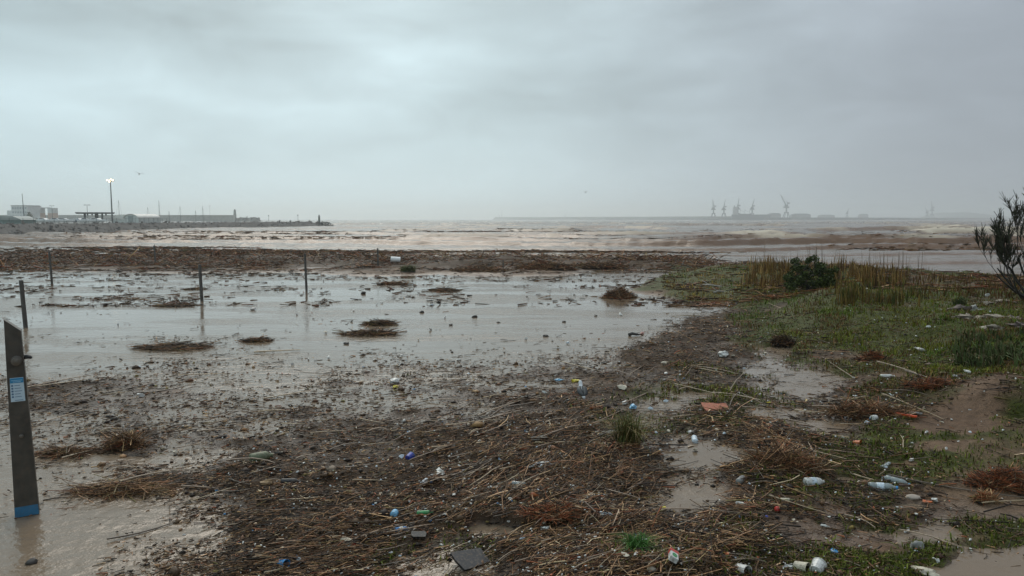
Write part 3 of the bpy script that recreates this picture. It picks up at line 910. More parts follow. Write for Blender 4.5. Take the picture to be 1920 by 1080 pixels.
def boat(px, d, Lb, rz, label, hullm=HULL, cover=False, mastz=None, base=QZ, zoff=.9):
    q = at(px, 411, d); q.z = base
    t = thing('laid_up_boat' if base > 1 else 'moored_boat', label, 'boat', q, (0, 0, rz), group='boats in the marina')
    if not mastz: t.scale = (.8, .8, .55)
    Bm = Lb * .15
    b = MB(); secs = []
    for k in range(9):
        s = k / 8; x = -Lb / 2 + Lb * s
        w = Bm * (1 - max(0, (s - .45) / .55) ** 2.2) + .02
        sheer = 1.35 + .35 * s * s; keel = .35 * max(0, (s - .6) / .4) ** 2 * 2
        secs.append([b.bm.verts.new((x + (.35 if zz > 1 and k == 8 else 0), yy * w, zoff + zz)) for yy, zz in [(-1, sheer), (-.92, .65), (-.25, keel), (.25, keel), (.92, .65), (1, sheer)]])
    for A, C in zip(secs, secs[1:]):
        for i in range(5): b.bm.faces.new((A[i], A[i + 1], C[i + 1], C[i]))
        b.bm.faces.new((A[5], A[0], C[0], C[5]))
    b.bm.faces.new(secs[0]); b.bm.faces.new(secs[-1][::-1])
    b.build('hull', hullm, t)
    zd = zoff + 1.42
    if cover:
        MB().poly([(-Lb * .45, zd), (Lb * .4, zd + .2), (Lb * .1, zd + 1.0), (-Lb * .3, zd + .9)], Bm * 1.5, Matrix.Translation((0, -Bm * .75, 0))).build('cover', TARP, t)
    else:
        cb = MB().poly([(-Lb * .28, zd), (Lb * .22, zd + .1), (Lb * .06, zd + .75), (-Lb * .2, zd + .85)], Bm * 1.3, Matrix.Translation((0, -Bm * .65, 0))).build('cabin', HULL, t)
        MB().poly([(-Lb * .17, zd + .3), (Lb * .09, zd + .35), (Lb * .04, zd + .62), (-Lb * .16, zd + .68)], .02, Matrix.Translation((0, -Bm * .65 - .025, 0))).build('window', GLASSY, cb)
    if base > 1:
        for x in (-Lb * .25, Lb * .2):
            for s in (-1, 1): MB().bar((x, s * Bm * .9, 0), (x, s * Bm * .7, zoff + .75), .06, .06, 5).build('cradle_prop', GREY, t)
    if mastz:
        zm = mastz - base
        mo = MB().bar((Lb * .05, 0, zoff + 1.2), (Lb * .05 - .05, 0, zm), .10, .06, 6).build('mast', GREY, t)
        MB().bar((Lb * .05, 0, zoff + 2.4), (-Lb * .35, 0, zoff + 2.45), .06, .06, 5).build('boom', GREY, t)
        st = MB(); st.bar((Lb * .05, 0, zm * .97), (-Lb * .45, 0, zoff + 1.4), .02, .02, 3); st.bar((Lb * .05, 0, zm * .97), (Lb * .48, 0, zoff + 1.6), .02, .02, 3)
        st.build('stay', GREY, mo)


boat(66, 214, 8, R(8), 'white motor cruiser laid up under the twin silos', cover=True)
boat(82, 204, 7, R(-10), 'long low white boat hull beside the grey-green shed')
boat(118, 214, 8.5, R(5), 'white motor yacht left of the canopy with dark cabin window')
boat(143, 222, 7.5, R(170), 'dark navy boat hull parked just left of the canopy', HULLB)
boat(104, 200, 5.5, R(20), 'small white boat in front of the laid-up motor yacht')
boat(181, 216, 8.5, R(-6), 'white boat lying in front of the canopy pillars')
boat(160, 204, 5.0, R(15), 'little white dinghy near the fence below the canopy')
for px, top, L_, lab in [(223, 377, 9, 'sailing yacht whose mast rises right of the lighting mast'), (277, 386, 8, 'sailing yacht with thin mast right of the barrel-roofed hangar'),
                          (299, 376, 11, 'sailing yacht with the tallest mast right of the hangar'), (317, 395, 7, 'small yacht with short mast right of the tallest yacht mast'),
                          (337.5, 385, 9, 'sailing yacht moored midway along the far harbour wall'), (366.5, 395, 7, 'small yacht with the short mast before the middle of the wall'), (380.5, 385, 9, 'sailing yacht moored left of the twin-headed wall lamp')]:
    boat(px, 300 + (px * 37 % 50), L_, R(80 + px % 30), lab, mastz=zy(top, 320), base=0.0, zoff=-.3)
q = yard(46, 240)
t = thing('flag_mast', 'bare thin mast rising in front of the white block', 'mast', q)
MB().bar((0, 0, 0), (-.3, 0, zy(363, 240) - QZ), .16, .07, 6).build('pole', GREY, t)
MB().box(-.4, .4, -.3, .3, 0, .5).build('base', CONC, t)

# palm between the blocks
q = yard(54.5, 300)
pt = thing('palm_tree', 'small dark palm between the white block and silos', 'tree', q)
zt = zy(401, 300) - QZ
MB().tube([(0, 0, 0), (.1, 0, zt * .5), (0, 0, zt)], [.35, .28, .25], 7).build('trunk', DARK, pt)
b = MB(); rr = random.Random(4)
for k in range(46):
    a, e = rr.uniform(0, 6.28), rr.uniform(-.7, 1.2)
    L_ = rr.uniform(1.6, 2.3); pts = []
    for s in np.linspace(0, 1, 5):
        pts.append(Vector((math.cos(a) * L_ * s * math.cos(e), math.sin(a) * L_ * s * math.cos(e), zt + L_ * s * math.sin(e) - 1.1 * s * s)))
    side = Vector((-math.sin(a), math.cos(a), 0)) * .14
    for A, C in zip(pts, pts[1:]):
        v = [b.bm.verts.new(x) for x in (A - side, A + side, C + side * .7, C - side * .7)]; b.bm.faces.new(v)
me = bpy.data.meshes.new('crown'); b.bm.to_mesh(me); b.bm.free(); obj('crown', me, mat('palm_green', (.05, .07, .035), .6), pt)

# far land the town blocks stand on
b = MB(); pts = [at(-700, 411, 470), at(110, 411, 470), at(130, 411, 640), at(-700, 411, 700)]
lo = [b.bm.verts.new((p.x, p.y, -3)) for p in pts]; hi = [b.bm.verts.new((p.x, p.y, 2)) for p in pts]
b.bm.faces.new(hi)
for i in range(4): b.bm.faces.new((lo[i], lo[(i + 1) % 4], hi[(i + 1) % 4], hi[i]))
tag(b.build('harbour_land', CONC), 'low harbour land behind the boatyard', None, kind='structure')


def block(px0, px1, ytop, d, depth, z0=2.0):
    a, c = at(px0, 411, d), at(px1, 411, d)
    return a.x, c.x, zy(ytop, d) - z0


d = 520
x0, x1, zt = block(13, 52, 386, d, 14)
bl = thing('white_block', 'pale stepped building block at the far left behind sheds', 'building', ((x0 + x1) / 2, d, 2))
hw = (x1 - x0) / 2
BW = mat('pale_render', (.62, .63, .61), .8, .08, .2, .05)
MB().box(-hw + 3.4, hw, 0, 14, 0, zt).build('wall', BW, bl)
MB().box(-hw, -hw + 3.397, .5, 14, 0, zt - 3.2).build('side_wing', BW, bl)
MB().box(-hw + 3.2, hw + .2, -.2, 14.2, zt + .003, zt + .5).build('parapet', mat('parapet', (.5, .5, .48), .8), bl)
for r_ in range(3):
    for c_ in range(6):
        xx = -hw + 4.2 + c_ * 1.75; z = zt - 2.2 - r_ * 2.9
        wv = MB().box(xx, xx + 1.0, -.06, -.003, z, z + 1.3).build('window', mat('far_pane', (.32, .35, .36), .3), bl)
d = 540
for lab, a, c, ty in [('left orange-based silo tower with small rooftop hut', 63, 76, 391), ('right orange-based silo tower beside the thin lamp post', 90, 100, 391)]:
    x0, x1, zt = block(a, c, ty, d, 8)
    s = thing('silo_tower', lab, 'silo', ((x0 + x1) / 2, d, 2), group='twin silo towers')
    hw = (x1 - x0) / 2
    zm = zy(399.5, d) - 2
    MB().box(-hw, hw, 0, 6, 0, zm - .003).build('lower_wall', mat('terracotta_render', (.52, .40, .33), .85, .1, .3), s)
    MB().box(-hw, hw, 0, 6, zm, zt).build('upper_wall', BW, s)
    MB().box(-hw - .1, hw + .1, -.1, 6.1, zt + .003, zt + .35).build('roof', mat('parapet', (.5, .5, .48), .8), s)
    if a == 63: MB().box(-.8, 1.2, 1, 4, zt + .353, zt + 2.0).build('roof_hut', BW, s)
x0, x1, zt = block(77, 89.5, 389.5, d, 4); zb = zy(391.5, d) - 2
t = thing('conveyor_bridge', 'pale covered bridge joining the tops of both silo towers', 'bridge', ((x0 + x1) / 2, d + 1, 2))
hw = (x1 - x0) / 2 + .3
MB().box(-hw, hw, 0, 3, zb + .4, zt).build('gallery', BW, t)
MB().box(-hw, hw, -.1, 3.1, zt + .003, zt + .25).build('roof', mat('parapet', (.5, .5, .48), .8), t)

# long harbour wall with a small lighthouse
d = 900
xa, xb = at(-300, 411, d).x, at(440, 411, d).x
ztop = zy(403.2, d)
wall = thing('harbour_wall', 'long pale concrete harbour wall behind the marina masts', 'wall', (xa, d, 0))
MB().box(0, xb - xa, 0, 6, -3, ztop - .6).build('wall_body', CONC, wall)
MB().box(0, xb - xa + .2, -.5, 6.3, ztop - .597, ztop).build('parapet', mat('pale_concrete', (.38, .38, .36), .85, .2, .2), wall)
for k in range(18):
    MB().box(k * (xb - xa) / 18 - .35, k * (xb - xa) / 18 + .35, -.35, -.003, -3, ztop - .65).build('buttress', CONC, wall)
head = [Vector((xb + 1, d - 4, 0)), Vector((xb + 12, d - 5, 0)), Vector((xb + 22, d - 6, 0)), Vector((xb + 30, d - 6, 0))]
rubble_mole('armour_stone_heap', 'heap of armour stones at the lighthouse end of the wall', head, 5.0, -3, 6.0, 60, 1.5, 'breakwater', 0)
lx = at(440.5, 411, d).x
lt = thing('lighthouse', 'small dark lighthouse tower on the end of the harbour wall', 'lighthouse', (lx - 1, d + 3, ztop))
hz_ = zy(392, d) - ztop
MB().lathe([(0, 2.0), (.25, 2.0), (.3, 1.7), (hz_ * .72, 1.25)], 12).build('tower', mat('lighthouse_paint', (.16, .20, .19), .6), lt)
MB().lathe([(hz_ * .723, 1.75), (hz_ * .76, 1.75)], 12).build('gallery', GREY, lt)
MB().lathe([(hz_ * .763, .9), (hz_ * .9, .9)], 10).build('lantern', GLASSY, lt)
MB().lathe([(hz_ * .903, 1.1), (hz_, .08)], 10).build('dome', GREY, lt)
# small marker on the boulder breakwater tip
q = at(595, 411, 318)
t = thing('beacon_post', 'short dark navigation beacon on the breakwater tip', 'beacon', (q.x, q.y + 3, 2.0))
zt = zy(402.5, 318) - 2
MB().bar((0, 0, 0), (0, 0, zt * .7), .45, .4, 8).build('column', mat('beacon_green', (.05, .08, .06), .6), t)
MB().lathe([(zt * .7 + .003, .6), (zt * .76, .6), (zt * .763, .3), (zt, .2)], 8).build('lantern', GREY, t)
for px, py, dd, lab in [(501, 403, 330, 'thin pole standing midway on the boulder breakwater'), (556, 402, 322, 'thin pole just left of the dark beacon')]:
    q = at(px, 411, dd)
    t = thing('marker_pole', lab, 'pole', (q.x, q.y + 2, 2.0), group='poles on the breakwater')
    MB().bar((0, 0, 0), (.05, 0, zy(py, dd) - 2.0), .09, .05, 5).build('pole', GREY, t)
    MB().box(-.25, .25, -.03, .03, zy(py, dd) - 2.5, zy(py, dd) - 2.2).build('plate', GREY, t)

# ------------------------------------------------------------------ far cargo port on the right
PORT = mat('port_steel', (.10, .12, .14), .7, .15, .05, 0)
PORTC = mat('port_concrete', (.20, .20, .20), .9, .15, .02, 0)
bp = [(925, 3600), (1060, 3300), (1200, 2950), (1350, 2500), (1420, 2400)]
bw = thing('far_breakwater', 'long hazy breakwater low on the horizon left of the cranes', 'breakwater', (0, 0, 0))
for i in range(len(bp) - 1):
    a, c = at(bp[i][0], 411, bp[i][1]), at(bp[i + 1][0], 411, bp[i + 1][1])
    b = MB(); zt = 13.0
    A = [b.bm.verts.new((a.x + (8 if i == 0 else 0), a.y + o, z)) for o, z in [(-9, -2), (-2, zt), (6, zt), (14, -2)]]
    if i == 0:
        for v, dx in zip(A, (-16, 0, 0, -16)): v.co.x += dx
    C = [b.bm.verts.new((c.x, c.y + o, z)) for o, z in [(-9, -2), (-2, zt), (6, zt), (14, -2)]]
    for k in range(3): b.bm.faces.new((A[k], A[k + 1], C[k + 1], C[k]))
    b.bm.faces.new(A); b.bm.faces.new(C)
    b.build('rubble_section', PORTC, bw)
for px, dd, ty, lab in [(941, 3565, 393.5, 'tall thin beacon at the tip of the far breakwater'), (936, 3580, 403, 'short thin marker beside the beacon on the far breakwater'), (1059.5, 3302, 402, 'thin marker midway along the far breakwater')]:
    q = at(px, 411, dd); z = zy(ty, dd) - 13.0
    t = thing('beacon_mast', lab, 'beacon', (q.x, q.y + 2, 13.0), group='markers on the far breakwater')
    MB().bar((0, 0, 0), (0, 0, z * .85), .9, .7, 6).build('column', PORT, t)
    MB().bar((0, 0, z * .85), (0, 0, z), 1.4, 1.0, 6).build('lantern', PORT, t)

PZ = 9.0
b = MB(); pts = [at(1325, 411, 2440), at(1440, 411, 2380), at(1620, 411, 2600), at(1790, 411, 3300), at(1900, 411, 4000), at(2300, 411, 4400), at(2300, 411, 6200), at(1500, 411, 6200), at(1330, 411, 3000)]
lo = [b.bm.verts.new((p.x, p.y, -3)) for p in pts]; hi = [b.bm.verts.new((p.x, p.y, 9.0)) for p in pts]
b.bm.faces.new(hi)
for i in range(len(pts)): b.bm.faces.new((lo[i], lo[(i + 1) % len(pts)], hi[(i + 1) % len(pts)], hi[i]))
tag(b.build('port_quay', PORTC), 'hazy port quay carrying the cranes', None, kind='structure')
PZ = 9.0


def crane(px, d, ytop, jib, label, s=1.0):
    s = s * 1.6
    jib = jib
    """slewing harbour crane: portal, tower, machine house, jib"""
    q = at(px, 411, d); q.z = PZ
    t = thing('harbour_crane', label, 'crane', q, group='harbour cranes in the haze')
    Ht = zy(ytop, d) - PZ
    pz = Ht * .2
    w = 4.4 * s
    for sx in (-1, 1):
        for sy in (-1, 1): MB().bar((sx * w, sy * w, 0), (sx * w * .5, sy * w * .5, pz), .8 * s, .7 * s, 4).build('leg', PORT, t)
    MB().box(-w * .7, w * .7, -w * .7, w * .7, pz, pz + 1.6 * s).build('portal', PORT, t)
    MB().bar((0, 0, pz + 1.6 * s), (0, 0, Ht * .42), 1.5 * s, 1.3 * s, 6).build('tower', PORT, t)
    MB().box(-4.6 * s, 3.6 * s, -2.6 * s, 2.6 * s, Ht * .42, Ht * .42 + 2.4 * s).build('platform', PORT, t)
    MB().box(-3.0 * s, 2.0 * s, -2.2 * s, 2.2 * s, Ht * .42 + 2.4 * s, Ht * .56).build('machine_house', PORT, t)
    MB().box(1.6 * s, 5.0 * s, -1.4 * s, 1.4 * s, Ht * .60, Ht * .66).build('counterweight', PORT, t)
    jx = jib * s
    jb = MB(); a0 = Vector((-1.0 * s, 0, Ht * .54)); a1 = Vector((jx, 0, Ht))
    for o in (-1.0, 1.0): jb.bar(a0 + Vector((0, o * s, 0)), a1, .9 * s, .6 * s, 4)
    for k in range(6):
        m0 = a0.lerp(a1, k / 6); jb.bar(m0 + Vector((0, -s * (1 - k / 6), 0)), m0 + Vector((0, s * (1 - k / 6), 0)), .25 * s, .25 * s, 3)
    jb.build('jib', PORT, t)
    MB().bar(Vector((2.0 * s, 0, Ht * .56)), Vector((.2 * s, 0, Ht * .72)), .6 * s, .5 * s, 4).build('a_frame', PORT, t)
    MB().bar(Vector((.2 * s, 0, Ht * .72)), a1, .18 * s, .18 * s, 3).build('tie', PORT, t)


crane(1337.5, 2470, 374, -2, 'leftmost hazy harbour crane with upright jib')
crane(1357, 2470, 375, 2.5, 'second hazy harbour crane from the left, upright jib')
crane(1383, 2500, 372, 2, 'third hazy harbour crane, standing behind the ship bridge')
crane(1410, 2500, 373, 4, 'fourth hazy harbour crane with jib leaning slightly right')
crane(1474, 2560, 365, -11, 'largest hazy harbour crane with long jib raised to the left', 1.25)
crane(1588, 3500, 390, 7, 'faint small crane leaning right at the end of the quay', .8)
crane(1747, 3800, 377, -3, 'very faint tall crane far off near the right shrub', 1.3)
crane(1738, 3850, 388, -8, 'faintest low crane beside the far tall crane', 1.0)

d = 2400
x0, x1 = at(1372, 411, d).x, at(1442, 411, d).x
sp = thing('cargo_ship', 'hazy cargo ship moored below the harbour cranes', 'ship', ((x0 + x1) / 2, d, 0))
hw = (x1 - x0) / 2
zd = zy(402, d)
MB().poly([(-hw, 0), (hw - 4, 0), (hw, zd), (-hw - 2, zd)], 14, Matrix.Translation((0, -16, -.5))).build('hull', PORT, sp)
zb = zy(389, d)
bz = zd - .5
br = MB().box(-hw + 1, -hw + 14, -14, -4, bz, zb).build('bridge_house', mat('ship_white', (.4, .41, .42), .7), sp)
MB().box(-hw + 3, -hw + 15, -14.5, -3.5, zb + .003, zb + 1.6).build('wheelhouse', mat('ship_white', (.4, .41, .42), .7), sp)
MB().bar((-hw + 5, -9, zb + 1.6), (-hw + 5, -9, zb + 6), 1.5, 1.3, 8).build('funnel', PORT, sp)
for k in range(3):
    xx = -hw + 24 + k * 15
    MB().bar((xx, -9, bz), (xx, -9, zy(391 + k * 1.3, d)), .6, .4, 5).build('cargo_mast', PORT, sp)
    MB().bar((xx, -9, zy(394, d)), (xx + 13, -9, zy(397.5, d)), .4, .3, 4).build('derrick', PORT, sp)
    MB().box(xx - 6, xx + 6, -14, -4, bz + .003, bz + 2.4).build('hatch', PORT, sp)
for px0, px1, ty, dd, lab, nm in [(1443, 1464, 399.5, 2640, 'hazy long warehouse right of the moored ship', 'warehouse'), (1485, 1520, 400.5, 2800, 'faint low warehouse right of the largest crane', 'warehouse'),
                                   (1536, 1565, 402.5, 3400, 'very faint low shed far along the quay', 'warehouse'), (1612, 1628, 401, 3700, 'faint stepped building beyond the leaning crane', 'warehouse')]:
    a, c = at(px0, 411, dd), at(px1, 411, dd)
    t = thing(nm, lab, 'warehouse', ((a.x + c.x) / 2, dd, PZ), group='port buildings in the haze')
    hw = (c.x - a.x) / 2; zt = zy(ty, dd) - PZ
    MB().box(-hw, hw, 0, 20, 0, zt * .75).build('wall', PORTC, t)
    MB().poly([(-hw - .5, zt * .75 + .003), (hw + .5, zt * .75 + .003), (hw * .6, zt), (-hw * .6, zt)], 21, Matrix.Translation((0, -.5, 0))).build('roof', PORT, t)
# low cape far right
b = MB(); base = at(1760, 411, 5600).x; L_ = at(1860, 411, 5600).x - base
b.poly([(0, -3), (L_ * 1.6, -3), (L_ * 1.5, 16), (L_ * .9, 40), (L_ * .5, 56), (L_ * .2, 45)], 300, Matrix.Translation((base, 5600, 0)))
tag(b.build('headland', mat('far_hill', (.10, .11, .09), .9)), 'faint low headland in the haze at right', None, kind='structure')

# ------------------------------------------------------------------ posts in the flood
POST = mat('dark_stained_wood', (.075, .07, .062), .6, .35, 7, .3)
for k, (xt, yt, xb_, yb, lab) in enumerate([
    (42.5, 527, 49, 614, 'nearest dark slim post in the flood at the left edge'),
    (96, 472, 98, 534, 'dark slim post at the left end of the debris bank'),
    (290.5, 461, 292, 497, 'dark post behind the bank between its left end and middle'),
    (376, 497, 379, 564, 'dark slim post in open water, second nearest'),
    (572.5, 476, 575, 545, 'dark post at the edge of the bank near its middle'),
    (709, 466, 709, 500, 'dark post in the bank left of the white drum'),
    (943.5, 488, 943.5, 506, 'short stake on the bank right of the white drum'),
    (917, 494, 917, 508, 'lowest short stake on the bank right of the white drum')]):
    w = spot(xb_, yb)
    t = thing('wooden_post', lab, 'post', w, group='posts standing in the flood')
    d = w.y
    ztop = zy(yt, d) - w.z
    lean = (xt - xb_ - (xb_ - 960) * .093 * (yb - yt) / F * -1) / F * d * .35
    r = .065 if k in (0, 3) else .056
    if k >= 6: r = .04
    MB().bar((0, 0, -.4), (lean, 0, ztop), r, r * .95, 10).build('shaft', POST, t, smooth=False)
    MB().bar((lean, 0, ztop + .002), (lean, 0, ztop + .03), r * .95, r * .7, 10).build('cap', POST, t)

# ------------------------------------------------------------------ beach shower post, foreground left
w = spot(51, 968)
d = w.y
sc = d / F
ANOD = mat('brown_composite', (.062, .056, .045), .5, .4, 7, .2, dirt=.45)
shp = thing('beach_shower_post', 'tall dark slant-topped shower post with blue band and notice, left foreground', 'shower post', w, (0, 0, R(31)))
Hp = zy(600, d) + .0
hb, ht_ = 24.0 * sc * .84, 15.5 * sc * .84


def shx(z): return -hb * 0 + (-.0) * z


# body leans a little to the left and tapers
lean = -(0.012)
pro = [(-hb, -.25), (hb, -.25), (hb, 0), (lean * Hp + ht_, Hp * .945), (lean * Hp - ht_, Hp * 1.005)]
b = MB()
b.poly(pro, .15, Matrix.Translation((0, 0, 0)))
b.build('body', ANOD, shp, bevel=.006)


def edge_x(z, s):
    f = max(z, 0) / Hp
    return lean * z + s * (hb * (1 - f) + ht_ * f)


def strip(z0, z1, s0, s1, y, th, m, name, parent):
    """patch on the front face between fractions s0..s1 of the width"""
    bb = MB()
    P = []
    for z, s in ((z0, s0), (z0, s1), (z1, s1), (z1, s0)):
        l, r = edge_x(z, -1), edge_x(z, 1)
        P.append((l + (r - l) * s, z))
    bb.poly(P, th, Matrix.Translation((0, y, 0)))
    return bb.build(name, m, parent)


def zpx(py): return (968 - py) / (968 - 600) * Hp


strip(zpx(967), zpx(948), 0.015, .985, -.004, .003, mat('blue_band_paint', (.03, .16, .30), .5, .25, 12, .05, dirt=.3), 'blue_band', shp)
pl = strip(zpx(750), zpx(706), .14, .86, -.005, .004, mat('notice_white', (.52, .66, .74), .4, .05, 3, 0), 'notice', shp)
NB = mat('notice_blue', (.03, .25, .48), .4, .1, 3, 0)
NT = mat('notice_ink', (.10, .20, .32), .5, .1, 3, 0)
strip(zpx(715.5), zpx(706.6), .15, .85, -.0075, .002, NB, 'notice_header', pl)
strip(zpx(711.2), zpx(710.2), .22, .80, -.010, .002, mat('notice_light', (.3, .55, .72), .4, .05, 3, 0), 'header_line', pl)
strip(zpx(713.8), zpx(712.8), .30, .72, -.010, .002, mat('notice_light', (.3, .55, .72), .4, .05, 3, 0), 'header_line', pl)
for k in range(5):
    y0 = 719 + k * 5.2
    b = MB(); zc = zpx(y0 + 1.2); l, r = edge_x(zc, -1), edge_x(zc, 1); xc = l + (r - l) * .25
    b.poly([(xc + math.cos(t) * 1.9 * sc, zc + math.sin(t) * 1.9 * sc) for t in np.linspace(0, 6.283, 13)[:-1]], .002, Matrix.Translation((0, -.0075, 0)))
    b.build('notice_symbol', NT, pl)
    strip(zpx(y0 + 1.7), zpx(y0 + .7), .36, .66 + .04 * (k % 3), -.0075, .002, NT, 'notice_line', pl)
strip(zpx(748), zpx(747), .34, .76, -.0075, .002, NT, 'notice_line', pl)
zc = zpx(675)
xc = edge_x(zc, -1) * .42 + edge_x(zc, 1) * .58
bt = MB(); bt.lathe([(0, .055), (.02, .055), (.022, .045), (.05, .04), (.055, .0)], 16, M=Matrix.Translation((xc, 0, zc)) @ Matrix.Rotation(R(90), 4, 'X'), cap=False)
bt.build('push_button', mat('tarnished_steel', (.16, .15, .13), .3, .3, 9, .1, metal=.7), shp, smooth=False)
nz = MB()
nx = edge_x(zc, 1)
nz.tube([(nx - .01, .07, zpx(671)), (nx + .03, .06, zpx(670.5)), (nx + .055, .05, zpx(671.5)), (nx + .07, .045, zpx(673))], [.026, .024, .02, .012], 10)
nz.build('spout', mat('black_rubber', (.02, .02, .02), .5), shp)
zc = zpx(815); xc = (edge_x(zc, -1) + edge_x(zc, 1)) / 2 + .005
bt = MB(); bt.lathe([(0, .022), (.02, .02), (.024, .01)], 12, M=Matrix.Translation((xc, 0, zc)) @ Matrix.Rotation(R(90), 4, 'X'))
bt.build('foot_tap', mat('tarnished_steel', (.16, .15, .13), .3), shp)


# ------------------------------------------------------------------ gulls
def gull_flying(px, py, d, span, label, roll):
    t = thing('flying_gull', label, 'gull', at(px, py, d), (0, roll, R(20)), group='gulls in the air')
    b = MB()
    W = [(-1, .0, .06), (-.55, .02, .16), (-.2, -.02, .05), (0, 0, 0), (.2, -.02, .05), (.55, .02, .16), (1, .0, .06)]
    ch = [.03, .13, .17, .18, .17, .13, .03]
    up = [b.bm.verts.new((x * span / 2, y + c * span * .5, z * span + .02)) for (x, y, z), c in zip(W, ch)]
    dn = [b.bm.verts.new((x * span / 2, y - c * span * .5, z * span + .01)) for (x, y, z), c in zip(W, ch)]
    u2 = [b.bm.verts.new((v.co.x, v.co.y, v.co.z - .02)) for v in up]; d2 = [b.bm.verts.new((v.co.x, v.co.y, v.co.z - .02)) for v in dn]
    for k in range(6):
        b.bm.faces.new((up[k], up[k + 1], dn[k + 1], dn[k])); b.bm.faces.new((u2[k], d2[k], d2[k + 1], u2[k + 1]))
        b.bm.faces.new((up[k], u2[k], u2[k + 1], up[k + 1])); b.bm.faces.new((dn[k], dn[k + 1], d2[k + 1], d2[k]))
    M = Matrix.Rotation(R(90), 4, 'X')
    b.lathe([(-.30 * span, .02), (-.2 * span, .05 * span), (0, .085 * span), (.16 * span, .06 * span), (.24 * span, .05 * span), (.32 * span, .01)], 8, M=M)
    b.build('body', mat('gull_grey', (.16, .17, .18), .7), t, smooth=False)


gull_flying(261, 326, 90, 1.05, 'gull gliding right of the lighting mast', R(12))
gull_flying(1098, 360.5, 160, 1.0, 'gull flying low above the sea near the middle', R(-4))
gull_flying(778, 407, 330, 1.0, 'tiny gull skimming the horizon left of centre', R(6))

w = spot(1091, 747)
g = thing('standing_gull', 'white-headed dark-backed gull standing in the reed debris', 'gull', w, (0, 0, R(8)))
g.scale = (.8, .8, .68)
b = MB()
# one continuous body seen from behind: tail, back, neck, head
prof = [(0, -.25, .07, .014), (0, -.20, .085, .034), (0, -.13, .12, .042), (0, -.05, .16, .075), (0, .03, .20, .092), (0, .09, .25, .075), (0, .12, .30, .048), (0, .135, .345, .043), (0, .15, .385, .047), (0, .165, .415, .036), (0, .185, .425, .012)]
rings = []
for (x, y, z, r) in prof:
    rings.append([b.bm.verts.new((x + math.cos(a) * r, y + .25 * math.sin(a) * r, z + math.sin(a) * r * 1.05)) for a in np.linspace(0, 2 * math.pi, 13)[:-1]])
for A, C in zip(rings, rings[1:]):
    for i in range(12): b.bm.faces.new((A[i], A[(i + 1) % 12], C[(i + 1) % 12], C[i]))
b.bm.faces.new(rings[0][::-1]); b.bm.faces.new(rings[-1])
GW = mat('gull_white', (.68, .69, .70), .7, .05, 20, 0)
b.build('body', GW, g, smooth=True)
for s in (-1, 1):
    b = MB(); rr = []
    for (y, z, wd, h) in [(-.19, .13, .012, .012), (-.16, .14, .032, .03), (-.12, .155, .052, .055), (-.04, .20, .062, .07), (.04, .245, .06, .066), (.10, .285, .03, .03)]:
        cx = s * wd * .98
        rr.append([b.bm.verts.new((cx + math.cos(a) * wd, y - .02, z + .012 + math.sin(a) * h)) for a in np.linspace(0, 2 * math.pi, 9)[:-1]])
    for A, C in zip(rr, rr[1:]):
        for i in range(8): b.bm.faces.new((A[i], A[(i + 1) % 8], C[(i + 1) % 8], C[i]))
    b.bm.faces.new(rr[0][::-1]); b.bm.faces.new(rr[-1])
    b.build('wing', mat('gull_slate', (.035, .038, .04), .6, .15, 12, .05), g, smooth=True)
    MB().tube([(s * .03, .0, .14), (s * .03, -.01, .07), (s * .03, .0, .0)], [.012, .007, .007], 6).build('leg', mat('gull_leg', (.35, .25, .12), .6), g)
    MB().box(s * .03 - .02, s * .03 + .02, -.005, .05, -.004, .006).build('foot', mat('gull_leg', (.35, .25, .12), .6), g)
MB().tube([(0, .185, .425), (0, .22, .418), (0, .235, .408)], [.012, .009, .003], 6).build('beak', mat('gull_beak', (.55, .35, .04), .5), g)

# ------------------------------------------------------------------ washed-up reeds, twigs and leaves
PAL = np.array([[.060, .032, .016], [.115, .063, .031], [.225, .118, .054], [.36, .20, .098], [.53, .335, .18], [.64, .48, .31],
                [.15, .115, .085], [.27, .080, .030], [.020, .013, .009], [.155, .12, .038]])


def pick_cols(n, w, r):
    w = np.array(w, float); w /= w.sum()
    c = PAL[r.choice(len(PAL), n, p=w)]
    return c * r.uniform(.7, 1.3, (n, 1)) * r.uniform(.92, 1.08, (n, 3))


def stick_mesh(name, P, az, tilt, Ln, Rd, bend, col, rings=3, sides=3):
    """many thin bent prisms in one mesh"""
    n = len(P)
    ca, sa, ct, st = np.cos(az), np.sin(az), np.cos(tilt), np.sin(tilt)
    D = np.stack([ca * ct, sa * ct, st], -1)
    S = np.stack([-sa, ca, np.zeros(n)], -1)
    U = np.cross(D, S)
    ts = np.linspace(-.5, .5, rings)
    V = np.empty((n, rings, sides, 3), np.float32)
    for k, t in enumerate(ts):
        c = P + D * (Ln * t)[:, None] + S * (bend * Ln * (.25 - t * t) * 2)[:, None] + U * (np.abs(bend) * Ln * (.25 - t * t))[:, None] * .6
        rad = Rd * (1.0 - .45 * (t + .5))
        for j in range(sides):
            a = 2 * math.pi * j / sides + .5
            V[:, k, j] = c + S * (math.cos(a) * rad)[:, None] + U * (math.sin(a) * rad)[:, None]
    base = np.arange(n)[:, None] * rings * sides
    F_ = []
    for k in range(rings - 1):
        for j in range(sides):
            j2 = (j + 1) % sides
            F_.append(base + np.array([k * sides + j, k * sides + j2, (k + 1) * sides + j2, (k + 1) * sides + j]))
    Fq = np.stack(F_, 1).reshape(-1, 4)
    C = np.repeat(col, rings * sides, 0)
    return mesh_np(name, V.reshape(-1, 3), Fq, C)


